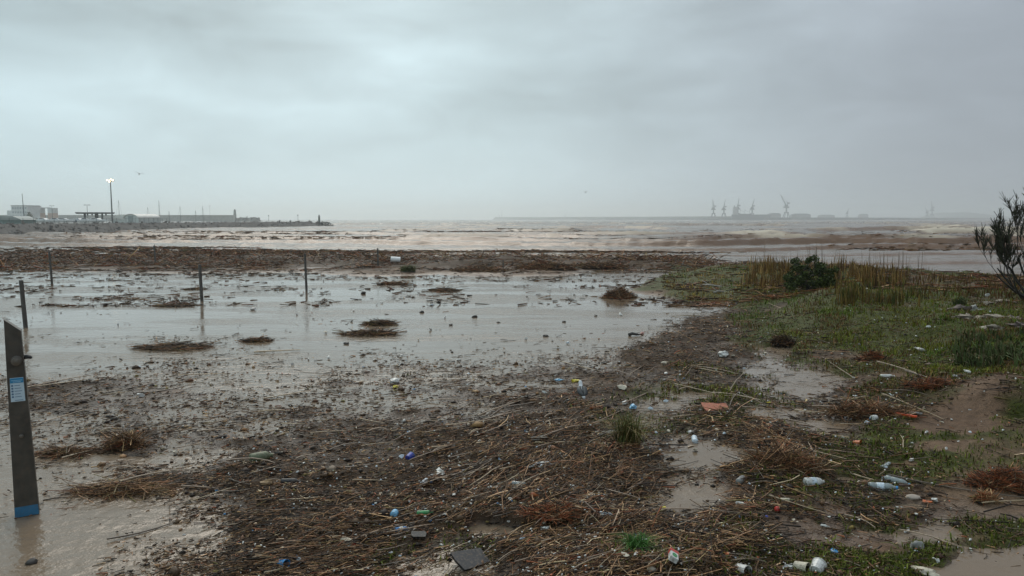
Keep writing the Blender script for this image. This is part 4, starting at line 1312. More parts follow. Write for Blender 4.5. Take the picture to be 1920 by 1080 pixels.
AQ = [(100, 750, 8), (300, 715, 12), (250, 830, 8), (600, 780, 2), (500, 900, 6), (800, 850, 14), (1000, 900, 30), (1100, 780, 24), (900, 1000, 26), (1300, 800, 8), (1500, 850, -12),
      (1700, 900, -15), (600, 1000, 10), (1200, 1000, 20), (1250, 650, 12), (300, 490, 0), (900, 490, 0), (400, 1000, 14), (1000, 700, 4), (1600, 780, -8), (500, 600, 2), (1400, 600, 2)]


def flow_az(x, y, qx, qy, spread, r):
    phi = np.radians(idw(AQ, qx, qy))
    dep = H / np.maximum(y, 4)
    az = np.arctan2(np.tan(phi), dep)
    return az + r.normal(0, 1, len(x)) * spread + (r.random(len(x)) < .5) * math.pi


STICK = vcol_mat('wet_reed', .55, .2, 60, .3)


def scatter(n, y0, y1, x0=-200, x1=2130, power=1.3, seed=1, wet=True, minc=.02):
    r = np.random.default_rng(seed)
    px, py = r.uniform(x0, x1, n), r.uniform(y0, y1, n)
    dz = -SP + (540 - py) / F * CP
    t = -H / dz
    x, y = (px - 960) / F * t, (CP + (540 - py) / F * SP) * t
    c = cover_at(x, y)
    keep = (r.random(n) < c ** power) & (c > minc)
    x, y, c, px, py = x[keep], y[keep], c[keep], px[keep], py[keep]
    z = ground_z(x, y, c)
    if wet: z = np.maximum(z, -.004)
    return x, y, z, c, px, py, r


def build_wrack():
    # broken reeds, main layer
    x, y, z, c, px, py, r = scatter(142000, 575, 1180, seed=11)
    cl = sstep(.42, .58, fbm(x * .8, y * 1.3, 301, 4)); leftw = sstep(1250, 560, px + (py - 800) * 1.3)
    cl2 = sstep(.36, .56, fbm(x * 1.1 + y * .4, y * 1.0, 307, 4))
    kk = r.random(len(x)) < (1 - leftw * (1 - cl) * .92) * (1 - .5 * (1 - cl2))
    x, y, z, c, px, py = [v[kk] for v in (x, y, z, c, px, py)]
    n = len(x)
    s = (y / 9.0) ** .45
    right = sstep(900, 1500, px); leftw = leftw[kk]
    az = flow_az(x, y, px, py, .35 + .6 * right + .25 * sstep(.9, 1, c), r)
    Ln = np.clip(r.lognormal(-2.1, .75, n), .025, 1.0) * s * (1 - .5 * leftw)
    Rd = np.clip(r.lognormal(-5.35, .42, n), .0018, .014) * s * (.8 + .2 * right)
    heap = sstep(.75, 1.0, c) * sstep(.35, .7, fbm(x * .9, y * .9, 211, 3))
    up = r.random(n) ** 1.6 * (.02 + .12 * heap)
    tilt = r.normal(0, 1, n) * (.05 + .22 * heap * right + .12 * heap)
    tilt = np.clip(tilt, -.5, .5)
    P = np.stack([x, y, z + up + Rd + np.abs(np.sin(tilt)) * Ln * .3], -1)
    bend = r.normal(0, .10, n) * (1 + right)
    dry = sstep(.5, 1.0, c) * sstep(-.02, .04, z)
    wA = [5, 4, 2.4, .6, .2, .06, 2.0, .3, 8, .2]; wB = [3.5, 4, 4, 3.2, 1.7, .6, .6, 1.1, 4.5, .5]
    ca = pick_cols(n, wA, r); cb = pick_cols(n, wB, r)
    k = (r.random(n) < dry * (1 - .75 * leftw))[:, None]
    col = np.where(k, cb, ca)
    me = stick_mesh('reed_wrack', P, az, tilt, Ln, Rd, bend, col)
    o = obj('reed_wrack', me, STICK); tag(o, 'thick brown mat of broken reeds and twigs covering the foreshore', 'debris', kind='stuff')
    # finer crumbs: chips, short stems, leaf bits
    x, y, z, c, px, py, r = scatter(126000, 585, 1180, power=1.5, seed=23)
    n = len(x); s = (y / 9.0) ** .5
    Ln = np.clip(r.lognormal(-3.1, .5, n), .012, .2) * s
    Rd = np.clip(r.lognormal(-5.2, .45, n), .002, .014) * s
    az = flow_az(x, y, px, py, .9, r)
    P = np.stack([x, y, z + r.random(n) ** 2 * .03 + .002], -1)
    col = pick_cols(n, [4, 4, 3, 1.8, .8, .45, 2, .6, 6, .5], r)
    me = stick_mesh('twig_litter', P, az, r.normal(0, .2, n), Ln, Rd, r.normal(0, .15, n), col, rings=2)
    o = obj('twig_litter', me, STICK); tag(o, 'fine dark litter of chips, stems and leaf scraps among the reeds', 'debris', kind='stuff')


build_wrack()


def build_lumps():
    x, y, z, c, px, py, r = scatter(9000, 600, 1160, power=1.6, seed=43)
    n = len(x); s = np.clip(r.lognormal(-3.75, .5, n), .008, .09) * (y / 9) ** .5
    O = np.array([[1, 0, 0], [0, 1, 0], [-1, 0, 0], [0, -1, 0], [0, 0, 1], [0, 0, -.4]], float)
    V = O[None] * s[:, None, None] * r.uniform(.55, 1.4, (n, 6, 1)) * np.array([1.3, .9, .6])
    a = r.uniform(0, 6.28, n); ca, sa = np.cos(a)[:, None], np.sin(a)[:, None]
    V = np.stack([V[..., 0] * ca - V[..., 1] * sa, V[..., 0] * sa + V[..., 1] * ca, V[..., 2]], -1) + np.stack([x, y, z + .01], -1)[:, None]
    T = np.array([[0, 1, 4], [1, 2, 4], [2, 3, 4], [3, 0, 4], [1, 0, 5], [2, 1, 5], [3, 2, 5], [0, 3, 5]])
    Fc = (np.arange(n)[:, None, None] * 6 + T).reshape(-1, 3)
    col = pick_cols(n, [4, 4, 2, .25, .0, .0, 1.5, .12, 6, 1.0], r)
    me = mesh_np('mud_lumps', V.reshape(-1, 3), Fc, np.repeat(col, 6, 0))
    tag(obj('mud_lumps', me, STICK), 'mud-caked lumps, bark and leaf wads in the reed mat', 'debris', kind='stuff')


build_lumps()


def build_bank():
    x, y, z, c, px, py, r = scatter(100000, 470, 575, x0=-150, x1=2050, power=1.3, seed=31)
    land = (px < 1290 + 140 * vnoise(px / 25, py / 4, 5) + (py - 490) * 4) | (py > 516)
    gap = sstep(.36, .50, fbm(x * .22, y * .55, 231, 3))
    land &= r.random(len(x)) < (.12 + .88 * gap) * np.where(z < -.12, .25, 1)
    x, y, z, c, px, py = [v[land] for v in (x, y, z, c, px, py)]
    n = len(x)
    hp = sstep(.6, 1, c) * sstep(40, 48, y)
    Ln = np.clip(r.lognormal(-.75, .55, n), .12, 1.8); Rd = np.clip(r.lognormal(-3.95, .4, n), .008, .045)
    az = r.normal(0, .9, n) + (r.random(n) < .5) * math.pi
    tilt = np.clip(r.normal(0, .32, n) * (.25 + hp), -.95, .95)
    heap = hp * sstep(.3, .75, fbm(x * .35, y * .5, 223, 3))
    P = np.stack([x, y, np.maximum(z, 0) + r.random(n) * (.03 + .12 * hp + .34 * heap) + .01], -1)
    col = pick_cols(n, [3.2, 4.5, 4.0, 1.8, .8, .3, .3, 2.6, 3.5, .8], r) * np.array([1.0, .90, .78])
    wet = sstep(505, 514, py) * sstep(1330, 1280, px)
    Ln = Ln * (1 - .45 * wet); col = col * (1 - .55 * wet)[:, None]
    pale = (px > 780) & (py < 492) & (z > -.05) & (r.random(n) < .22)
    tilt = np.where(pale, tilt * .3, tilt)
    col[pale] = PAL[5] * r.uniform(.6, 1.2, (pale.sum(), 1))
    me = stick_mesh('reed_bank', P, az, tilt, Ln, Rd, r.normal(0, .12, n), col)
    o = obj('reed_bank', me, STICK); tag(o, 'long brown bank of storm-tossed reeds between flood and sea', 'debris', kind='stuff')


build_bank()


def build_surf_debris():
    r = np.random.default_rng(61)
    n = 60000
    px, py = r.uniform(-100, 1950, n), r.uniform(433, 474, n)
    t = -H / (-SP + (540 - py) / F * CP)
    x, y = (px - 960) / F * t, (CP + (540 - py) / F * SP) * t
    band = fbm(x * .018, y * .085, 313, 3)
    w = sstep(.48, .6, band) * sstep(-100, 500, px) * (1 - .75 * sstep(1150, 1400, px)) + .9 * sstep(.40, .6, band) * sstep(640, 760, px) * sstep(1150, 950, px) * sstep(446, 462, py)
    k = r.random(n) < w * .9
    x, y, py = x[k], y[k], py[k]; n = len(x)
    h = sea_height(x, y)[0]
    Ln = np.clip(r.lognormal(-.2, .5, n), .25, 3.0) * (y / 100) ** .5; Rd = r.uniform(.03, .09, n) * (y / 100) ** .5
    col = pick_cols(n, [4, 5, 3, 1, .3, .1, .3, 2, 3, .5], r)
    me = stick_mesh('surf_debris', np.stack([x, y, h + .04], -1), r.normal(0, .35, n), r.normal(0, .08, n), Ln, Rd, r.normal(0, .1, n), col, rings=2)
    tag(obj('surf_debris', me, STICK), 'broken brown bands of reeds tossing in the surf', 'debris', kind='stuff')


build_surf_debris()


def reed_pile(cx, cy, z0, rx, ry, h, n, seed, w, Lm=.4, rad=.006, tilt=.4, drop=0.0):
    """mesh of one pile of reeds about the origin"""
    r = np.random.default_rng(seed)
    a, q = r.uniform(0, 6.283, n), np.sqrt(r.random(n))
    lob = .45 + .75 * vnoise(np.cos(a) * 1.6 + seed, np.sin(a) * 1.6, seed)
    x, y = np.cos(a) * q * rx * lob * 1.25, np.sin(a) * q * ry * lob * 1.25
    prof = np.clip(1 - q ** 1.6, 0, 1)
    z = r.random(n) * h * prof + .005
    Ln = np.clip(r.lognormal(math.log(Lm), .4, n), Lm * .3, Lm * 2.2)
    az = r.normal(0, .8, n) + (r.random(n) < .5) * math.pi
    tl = np.clip(r.normal(0, tilt, n), -1.1, 1.1)
    col = pick_cols(n, w, r)
    return stick_mesh('reeds', np.stack([x, y, z], -1), az, tl, Ln, np.full(n, rad) * r.uniform(.6, 1.4, n), r.normal(0, .15, n), col)


WB = [3, 4, 5, 2.5, 1, .2, .4, 1.6, 2, .3]
WD = [4, 4, 3, 1, .3, .05, 1, .4, 4, 1.5]


def pile(name, label, cat, px, py, wpx, hpx, n, seed, w=WB, Lm=None, rad=None, tilt=.4, group=None, stem=True, flat=.5):
    p = spot(px, py + hpx * .4)
    d = p.y; rx = wpx / 2 / F * d; h = hpx / F * d * .9
    t = thing(name, label, cat, p, group=group)
    m = reed_pile(0, 0, 0, rx, rx * flat, h, n, seed, w, Lm or rx * .9, rad or max(.004, d * .00042), tilt)
    obj('reeds', m, STICK, t)
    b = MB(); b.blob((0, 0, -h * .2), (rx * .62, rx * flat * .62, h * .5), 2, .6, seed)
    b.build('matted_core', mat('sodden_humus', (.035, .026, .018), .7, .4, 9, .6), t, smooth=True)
    return t


pile('reed_heap', 'rounded brown heap of reeds standing alone in the flood', 'debris heap', 1160, 549, 56, 24, 900, 3, tilt=.4, Lm=.3)
pile('reed_heap', 'largest brown reed heap on top of the debris bank', 'debris heap', 1020, 497, 90, 15, 1300, 4, tilt=.3, Lm=.55, group='heaps on the debris bank')
pile('reed_heap', 'brown reed heap left of the largest heap, at the water edge', 'debris heap', 905, 505, 90, 10, 1000, 5, tilt=.25, Lm=.55, group='heaps on the debris bank')
pile('reed_heap', 'brown reed heap on the bank right of the largest heap', 'debris heap', 1120, 496, 90, 10, 900, 6, tilt=.25, Lm=.55, group='heaps on the debris bank')
pile('floating_reed_raft', 'small tangled raft of reeds adrift in mid flood', 'debris raft', 712, 605, 50, 9, 420, 7, WD, tilt=.2, flat=.5, group='rafts adrift on the flood')
pile('floating_reed_raft', 'long dark raft of reeds adrift just below the smaller tangled one', 'debris raft', 694, 624, 76, 8, 520, 8, WD, tilt=.15, flat=.4, group='rafts adrift on the flood')
pile('floating_reed_raft', 'dark compact raft adrift left of the middle of the flood', 'debris raft', 484, 637, 46, 7, 360, 9, WD, tilt=.15, flat=.45, group='rafts adrift on the flood')
pile('floating_reed_raft', 'loose wide raft of twigs adrift right of the nearest slim post', 'debris raft', 322, 650, 110, 6, 420, 10, WD, tilt=.1, flat=.4, group='rafts adrift on the flood')
pile('floating_reed_raft', 'thin raft adrift beyond the loose wide twig raft', 'debris raft', 325, 572, 62, 4, 200, 12, WD, tilt=.1, flat=.5, group='rafts adrift on the flood')
pile('floating_reed_raft', 'flat brown raft below the lone brown post near the bank', 'debris raft', 740, 531, 44, 6, 260, 13, WB, tilt=.15, flat=.6, group='rafts adrift on the flood')
pile('floating_reed_raft', 'spread flat raft in the calm flood below the bank centre', 'debris raft', 835, 543, 46, 5, 260, 14, WD, tilt=.12, flat=.6, group='rafts adrift on the flood')
pile('floating_reed_raft', 'thin floating raft against the second nearest slim post', 'debris raft', 365, 541, 34, 4, 140, 15, WD, tilt=.1, flat=.5, group='rafts adrift on the flood')
pile('reed_heap', 'dark arched reed heap beyond the shower post base', 'debris heap', 235, 826, 74, 30, 520, 16, tilt=.5, Lm=.3)
pile('reed_heap', 'low reed heap trailing left from the arched heap', 'debris heap', 120, 845, 90, 16, 380, 17, tilt=.2, Lm=.3, flat=.4)
pile('reed_heap', 'loose pale reed heap round the broken orange tile', 'debris heap', 230, 912, 150, 18, 520, 18, [2, 3, 4, 4, 2, .5, 1, .5, 2, 1.5], tilt=.15, Lm=.4, flat=.45)
pile('root_tangle', 'tangle of rust-red roots in the middle of the reed mat', 'roots', 1030, 955, 110, 18, 600, 19, [2, 3, 2, .8, .3, 0, 0, 7, 2, 0], tilt=.35, Lm=.16, flat=.55)
pile('root_tangle', 'big mound of rust-red roots at the right edge', 'roots', 1885, 895, 140, 34, 1500, 20, [2, 2, 1.5, .5, .3, 0, 0, 7, 2.5, 0], tilt=.4, Lm=.2, flat=.5)
pile('root_tangle', 'reddish root clump at the foot of the green bank', 'roots', 1636, 668, 52, 20, 420, 21, [2, 2, 1.5, .5, .3, 0, 0, 5, 2, 0], tilt=.4, Lm=.22)
pile('root_tangle', 'low strip of reddish roots under the green bank', 'roots', 1755, 718, 90, 16, 480, 22, [2, 2, 1, .5, .2, 0, 0, 6, 1, 0], tilt=.4, Lm=.25, flat=.4)
pile('root_tangle', 'small ochre fibrous clump near the right edge puddle mud', 'roots', 1845, 930, 44, 22, 300, 24, [0, .5, 1, 4, 2, 0, 0, 3, 0, 2], tilt=.7, Lm=.12)
pile('reed_heap', 'dark heap of twigs ringed by a hoop at the shore', 'debris heap', 1468, 636, 36, 20, 420, 25, [5, 3, 1, .3, .1, 0, 1, .5, 6, .5], tilt=.6, Lm=.2)
pile('reed_heap', 'thick brown reed heap right of the near puddles', 'debris heap', 1465, 862, 150, 34, 1300, 26, tilt=.5, Lm=.34, flat=.6)
pile('reed_heap', 'brown reed heap left of the far right puddle', 'debris heap', 1640, 768, 130, 18, 900, 27, tilt=.4, Lm=.34, flat=.5)
for k, (px, py, w_, lab) in enumerate([(681, 551, 10, 'round black clod floating right of the lone brown post'), (791, 586, 9, 'black clod floating in the flood centre'), (846, 610, 8, 'small black clod right of the tangled raft'),
                                      (1058, 604, 7, 'small dark clod floating near the right flood shore'), (1117, 593, 6, 'tiny dark clod below the lone reed heap'), (1023, 631, 10, 'flat dark clod drifting in the right flood'),
                                      (935, 605, 7, 'little dark clod in the middle right flood'), (650, 645, 12, 'dark tapered clod below the long dark raft'), (60, 1055, 22, 'brown clod in the water below the shower post'),
                                      (890, 595, 10, 'dark clod adrift just right of the flood centre')]):
    p = spot(px, py); d = p.y; r_ = w_ / 2 / F * d
    b = MB(); b.blob((0, 0, r_ * .15), (r_, r_ * .8, r_ * .62), 2, .5, 60 + k)
    o = b.build('mud_clod', mat('black_clod', (.03, .024, .02), .6, .4, 12, .5), None, smooth=True, loc=p)
    tag(o, lab, 'clod', 'clods floating in the flood')

# ------------------------------------------------------------------ separate long canes lying on top
cane_meshes = []
for k in range(10):
    rr = random.Random(k)
    L_ = 1.0; pts = []; rad = []
    bx, by = rr.uniform(-.06, .06), rr.uniform(-.02, .03)
    nseg = 7
    for i in range(nseg):
        t = i / (nseg - 1)
        pts.append(((t - .5) * L_, bx * (1 - (2 * t - 1) ** 2) + rr.uniform(-.006, .006), by * (1 - (2 * t - 1) ** 2)))
        rad.append(.0085 * (1 - .5 * t) * (1.12 if i % 2 else .95))
    b = MB(); b.tube(pts, rad, 5)
    bmesh.ops.recalc_face_normals(b.bm, faces=b.bm.faces)
    me = bpy.data.meshes.new('reed_cane'); b.bm.to_mesh(me); b.bm.free()
    c = [(.30, .22, .15), (.22, .15, .10), (.14, .10, .07), (.36, .27, .17), (.09, .065, .045)][k % 5]
    me.materials.append(mat('cane_%d' % (k % 5), c, .45, .35, 14, .2)); cane_meshes.append(me)


def cane(px, py, lpx, ang, label, k=0, thick=1.0, group=None, tilt=0.0):
    p = spot(px, py); d = p.y
    dep = H / d
    a = R(ang)
    vx, vy = math.cos(a), math.sin(a) / dep
    L_ = lpx / F * d * math.hypot(vx, vy)
    o = obj('reed_cane', cane_meshes[k % 10], None, None, p + Vector((0, 0, .03)), (0, -tilt, math.atan2(vy, vx)))
    o.scale = (L_, thick * d / 9, thick * d / 9)
    return tag(o, label, 'reed', group)


G1 = 'long reed canes in the debris'
for k, (px, py, l, a, lab) in enumerate([
    (300, 895, 120, 12, 'pale cane lying across the loose reed heap by the orange tile'), (375, 918, 80, -4, 'pale straight cane right of the loose reed heap'),
    (225, 760, 30, -35, 'short pale cane sloping down on the far left wrack'), (160, 850, 50, 30, 'cane sloping up behind the shower post'),
    (290, 990, 130, 24, 'dark cane slanting beside the muddy left pool'), (960, 762, 130, 18, 'long dark cane pointing towards the gull'),
    (1075, 810, 120, 12, 'long brown cane under the gull ending by the grass tuft'), (1135, 800, 70, 22, 'brown cane ending at the grass tuft'),
    (860, 800, 160, 8, 'long thin cane below the left of the gull'), (560, 958, 120, 4, 'pale cane left of the blue bottles'),
    (1000, 905, 90, 28, 'tan cane slanting beside the clear bottle'), (680, 1010, 110, 24, 'dark cane by the red-capped bottle'),
    (1380, 760, 110, 33, 'dark branch slanting up above the orange board'), (1610, 895, 70, -28, 'yellow cane leaning into the clear bottles'),
    (1790, 915, 200, -14, 'long thin cane crossing below the red root mound'), (1745, 1015, 90, -25, 'dark cane beside the grey wedge stone'),
    (1290, 965, 100, -6, 'orange-brown cane right of the brown stone'), (900, 870, 60, 12, 'orange-brown cane in the dense reeds below the gull'),
    (1900, 945, 130, 2, 'straight pale cane near the right edge mud'), (740, 1060, 120, 12, 'tan cane at the bottom edge left of the black board'),
    (980, 1000, 150, 28, 'long tan cane above the black board'), (950, 780, 90, 14, 'brown cane left of the gull'), (820, 705, 90, 4, 'dark cane floating off the far edge of the wrack'),
    (520, 660, 80, 3, 'thin cane floating in mid flood right of the dark compact raft'), (1420, 870, 110, -18, 'brown cane lying over the thick reed heap'),
    (1590, 770, 120, -6, 'brown cane on the reed heap left of the right puddle'), (470, 870, 100, -3, 'pale cane left of the green float'), (700, 870, 110, 12, 'cane in the mat left of the blue tub')]):
    cane(px, py, l, a, lab, k, random.uniform(.9, 1.5))
rr = random.Random(99)
cnt = 0
while cnt < 265:
    px, py = rr.uniform(60, 1800), rr.uniform(690, 1075)
    x, y = gp(px, py)
    c = float(cover_at(np.array([x]), np.array([y]))[0])
    if rr.random() > c ** 2 * (.3 if px < 750 else 1): continue
    ang = float(idw(AQ, np.array([px]), np.array([py]))[0]) + rr.gauss(0, 9 + 16 * max(0, min(1, (px - 900) / 600)))
    cane(px, py, rr.uniform(28, 95), ang, 'loose reed cane lying among many on the reed mat', rr.randrange(10), rr.uniform(.55, 1.1), G1, rr.gauss(0, .05))
    cnt += 1

# ------------------------------------------------------------------ grass and low plants
GRASS = vcol_mat('grass_blades', .65, .1, 20, .25)


def blade_mesh(name, P, Ht, W, az, lean, col):
    """three-vertex-pair bent blades"""
    n = len(P)
    S = np.stack([np.cos(az), np.sin(az), np.zeros(n)], -1)
    D = np.stack([-np.sin(az), np.cos(az), np.zeros(n)], -1)
    V = np.empty((n, 5, 3), np.float32)
    Z = np.array([0, 0, 1.0])
    V[:, 0] = P - S * W[:, None]; V[:, 1] = P + S * W[:, None]
    mid = P + Z * (Ht * .6)[:, None] + D * (lean * Ht * .3)[:, None]
    V[:, 2] = mid - S * (W * .75)[:, None]; V[:, 3] = mid + S * (W * .75)[:, None]
    V[:, 4] = P + Z * (Ht * (1 - .35 * np.abs(lean)))[:, None] + D * (lean * Ht)[:, None]
    b = np.arange(n)[:, None] * 5
    q = b + np.array([0, 1, 3, 2]); t = b + np.array([2, 3, 4])
    return mesh_np(name, V.reshape(-1, 3), [q, t], np.repeat(col, 5, 0))


def green_scatter(n, y0, y1, x0, x1, seed, thr=.25, power=1.0):
    r = np.random.default_rng(seed)
    px, py = r.uniform(x0, x1, n), r.uniform(y0, y1, n)
    t = -H / (-SP + (540 - py) / F * CP)
    x, y = (px - 960) / F * t, (CP + (540 - py) / F * SP) * t
    g = green_at(x, y)
    k = (r.random(n) < g ** power) & (g > thr)
    x, y, g, px, py = x[k], y[k], g[k], px[k], py[k]
    z = ground_z(x, y)
    k = z > -.02
    return x[k], y[k], z[k], g[k], px[k], py[k], r


def build_turf():
    x, y, z, g, px, py, r = green_scatter(120000, 512, 760, 1240, 2250, 51)
    n = len(x); s = (y / 25) ** .6
    patch = fbm(x * .5, y * .5, 81, 3)
    gr = np.array([.075, .118, .008]); ye = np.array([.27, .175, .026]); br = np.array([.11, .058, .02])
    ky = sstep(.42, .60, patch)[:, None] * (.25 + .75 * sstep(600, 545, py))[:, None]
    col = gr * (1 - ky) + ye * ky
    kb = (r.random(n) < .18 + .6 * sstep(.45, .62, fbm(x * .9, y * .9, 87, 3)))[:, None]; col = np.where(kb, br, col)
    col = col * r.uniform(.6, 1.35, (n, 1))
    Ht = r.uniform(.03, .13, n) * s * (.65 + 1.3 * sstep(.35, .7, fbm(x * 1.3, y * 1.3, 89, 3)))
    me = blade_mesh('turf', np.stack([x, y, z - .01], -1), Ht, r.uniform(.006, .014, n) * s, r.uniform(0, 6.28, n), r.normal(0, .9, n), col)
    tag(obj('turf', me, GRASS), 'green and straw-coloured grass on the low bank at right', 'grass', kind='stuff')
    # trampled wet weeds of the right foreground
    x, y, z, g, px, py, r = green_scatter(105000, 690, 1180, 700, 2200, 53, .2, 1.2)
    n = len(x); s = (y / 9) ** .5
    gr = np.array([.058, .080, .010]); g2 = np.array([.115, .120, .018]); br = np.array([.09, .055, .026])
    k = r.random((n, 1)); col = gr * k + g2 * (1 - k)
    col = np.where(r.random((n, 1)) < .22, br, col) * r.uniform(.55, 1.4, (n, 1))
    Ht = np.clip(r.lognormal(-3.1, .45, n), .015, .14) * s
    me = blade_mesh('weeds', np.stack([x, y, np.maximum(z, -.005)], -1), Ht, r.uniform(.004, .012, n) * s, r.uniform(0, 6.28, n), r.normal(0, .9, n), col)
    tag(obj('weeds', me, GRASS), 'low wet green weeds between the mud and debris at right', 'weeds', kind='stuff')


build_turf()


def tall_grass(name, label, px0, px1, py0, py1, n, h0, h1, cols, seed, width=(.010, .024), lean=.22, plume=0.0):
    r = np.random.default_rng(seed)
    px, py = r.uniform(px0, px1, n), r.uniform(py0, py1, n)
    clump = vnoise(px / 16, py / 7, seed)
    k = r.random(n) < (sstep(.25, .8, clump) + .06) * sstep(px0, px0 + 60, px) * sstep(px1, px1 - 90, px)
    px, py = px[k], py[k]; n = len(px)
    xs, ys, zs = [], [], []
    z = np.full(n, .5)
    for _ in range(6):
        t = (z - H) / (-SP + (540 - py) / F * CP)
        x, y = (px - 960) / F * t, (CP + (540 - py) / F * SP) * t
        z = .5 * z + .5 * ground_z(x, y)
    ok = (y < 60) & (z > .0)
    x, y, z = x[ok], y[ok], z[ok]; n = len(x)
    Ht = r.uniform(h0, h1, n) * (.55 + .6 * vnoise(x * 1.2, y * .3, seed + 3))
    C = np.array(cols)[r.integers(0, len(cols), n)] * r.uniform(.6, 1.3, (n, 1))
    me = blade_mesh(name, np.stack([x, y, z - .03], -1), Ht, r.uniform(*width, n), r.normal(0, .5, n), r.normal(.05, lean, n), C)
    return tag(obj(name, me, GRASS), label, 'grass', kind='stuff')


DRY = [(.20, .105, .03), (.14, .075, .024), (.27, .165, .055), (.085, .048, .02), (.16, .11, .03)]
tall_grass('dune_grass', 'tall tawny grass along the crest of the bank', 1385, 1720, 492, 540, 7500, .25, .95, DRY, 71, lean=.35)
tall_grass('dune_grass', 'sparse tall bare stalks standing above the crest grass', 1400, 1780, 494, 525, 260, 1.2, 2.1, [(.11, .075, .045), (.16, .11, .07)], 73, (.008, .013), .12)
tall_grass('dune_grass', 'olive grass on the front of the bank below the dark shrub', 1520, 1760, 530, 575, 2000, .2, .6, [(.12, .10, .022), (.18, .115, .03), (.06, .07, .016), (.10, .06, .02)], 75)
tall_grass('dune_grass', 'deep green grass patch at the right edge', 1770, 1990, 625, 690, 2200, .15, .42, [(.05, .072, .022), (.07, .09, .03), (.09, .075, .035)], 77, lean=.6)
tall_grass('dune_grass', 'brown scrub grass right of the crest towards the tamarisk', 1690, 1980, 520, 560, 1800, .15, .45, [(.15, .075, .03), (.10, .055, .024), (.12, .09, .025)], 79)


def tuft(px, py, hpx, wpx, n, label, cols, seed, name='grass_tuft', lean=.75):
    p = spot(px, py); d = p.y; Ht = hpx / F * d; w = wpx / 2 / F * d
    r = np.random.default_rng(seed)
    t = thing(name, label, 'grass tuft', p)
    a, q = r.uniform(0, 6.283, n), np.sqrt(r.random(n)) * w * .45
    P = np.stack([np.cos(a) * q, np.sin(a) * q * .7, np.full(n, -.01)], -1)
    C = np.array(cols)[r.integers(0, len(cols), n)] * r.uniform(.6, 1.35, (n, 1))
    me = blade_mesh('blades', P, r.uniform(.35, 1.05, n) * Ht, np.full(n, .004) * d / 9, r.uniform(0, 6.28, n), r.normal(0, lean, n), C)
    obj('blades', me, GRASS, t)
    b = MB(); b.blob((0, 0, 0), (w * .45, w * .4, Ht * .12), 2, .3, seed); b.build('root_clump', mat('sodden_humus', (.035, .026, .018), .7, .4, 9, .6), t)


tuft(1178, 838, 92, 100, 420, 'upright tuft of yellow-green grass right of the gull', [(.16, .12, .04), (.09, .11, .03), (.20, .15, .06), (.06, .09, .025)], 91)
tuft(1195, 1032, 42, 90, 420, 'bright green mop of wet grass near the bottom edge', [(.05, .14, .025), (.035, .10, .02), (.08, .17, .04)], 92, 'green_weed_mop', 1.1)
tuft(765, 510, 18, 60, 260, 'green tuft on the bank beneath the white drum', [(.07, .09, .03), (.10, .10, .035)], 93)
tuft(1800, 575, 26, 50, 200, 'grass tuft in front of the pink-grey stones', [(.06, .09, .03), (.10, .10, .035)], 94)


# ------------------------------------------------------------------ shrubs
def leaf_cloud(name, centres, radii, n, size, cols, seed, parent, flat=.8):
    r = np.random.default_rng(seed)
    idx = r.integers(0, len(centres), n)
    c = np.array(centres)[idx]; R_ = np.array(radii)[idx][:, None]
    v = r.normal(0, 1, (n, 3)); v /= np.linalg.norm(v, axis=1)[:, None]
    P = c + v * R_ * r.random((n, 1)) ** .4 * np.array([1, 1, flat])
    a = r.normal(0, 1, (n, 3)); a /= np.linalg.norm(a, axis=1)[:, None]
    b_ = np.cross(a, r.normal(0, 1, (n, 3))); b_ /= np.linalg.norm(b_, axis=1)[:, None]
    s = size * r.uniform(.6, 1.4, (n, 1))
    V = np.stack([P - a * s, P + b_ * s * .45, P + a * s, P - b_ * s * .45], 1).reshape(-1, 3)
    C = np.repeat(np.array(cols)[r.integers(0, len(cols), n)] * r.uniform(.6, 1.4, (n, 1)), 4, 0)
    me = mesh_np(name, V, np.arange(n * 4).reshape(-1, 4), C)
    return obj(name, me, GRASS, parent)


p = spot(1518, 542)
d = p.y
sh = thing('evergreen_shrub', 'dense dark green rounded shrub among the crest grass', 'shrub', p)
k_ = d / F
cen, rad = [], []
rr = random.Random(5)
for i in range(70):
    u_ = rr.uniform(-1, 1)
    cen.append((u_ * 44 * k_, rr.uniform(-.5, .5), rr.uniform(4, 34 + 24 * (1 - u_ * u_) + rr.uniform(-6, 6)) * k_))
    rad.append(rr.uniform(5, 11) * k_)
leaf_cloud('foliage', cen, rad, 8500, .045, [(.045, .062, .016), (.075, .098, .026), (.025, .034, .012)], 5, sh)
b = MB()
for i in range(9):
    b.tube([(rr.uniform(-.15, .15), 0, -.05), (rr.uniform(-.5, .5), rr.uniform(-.2, .2), .5), (rr.uniform(-.9, .9), rr.uniform(-.3, .3), 1.0)], [.03, .02, .008], 5)
b.build('stems', DARK, sh)

# tamarisk at the right edge: leaning limbs, feathery upright sprays
p = spot(1942, 566)
d = p.y; k_ = d / F
tm = thing('tamarisk_shrub', 'wind-bent tamarisk shrub with feathery sprays at the right edge', 'shrub', p)
tm.scale = (1.2, 1.2, 1.2)
rr = random.Random(12)
limbs, tips = [], []


def grow(a, dirv, L_, rad, depth):
    pts = [a]; rads = [rad]
    dv = dirv.copy()
    for i in range(4):
        dv = (dv + Vector((rr.uniform(-.22, .22), rr.uniform(-.22, .22), .12 + rr.uniform(-.05, .12)))).normalized()
        pts.append(pts[-1] + dv * L_ / 4); rads.append(rad * (1 - .17 * (i + 1)))
    limbs.append((pts, rads))
    if depth == 0:
        tips.append(pts); return
    for i in range(rr.choice([2, 3, 3])):
        q = pts[rr.choice([2, 3, 4])]
        nd = (dv + Vector((rr.uniform(-.75, .75), rr.uniform(-.6, .6), rr.uniform(-.05, .6)))).normalized()
        grow(q, nd, L_ * rr.uniform(.5, .72), rads[3] * .62, depth - 1)


def px_vec(dx, dy): return Vector((dx * k_, 0, dy * k_))


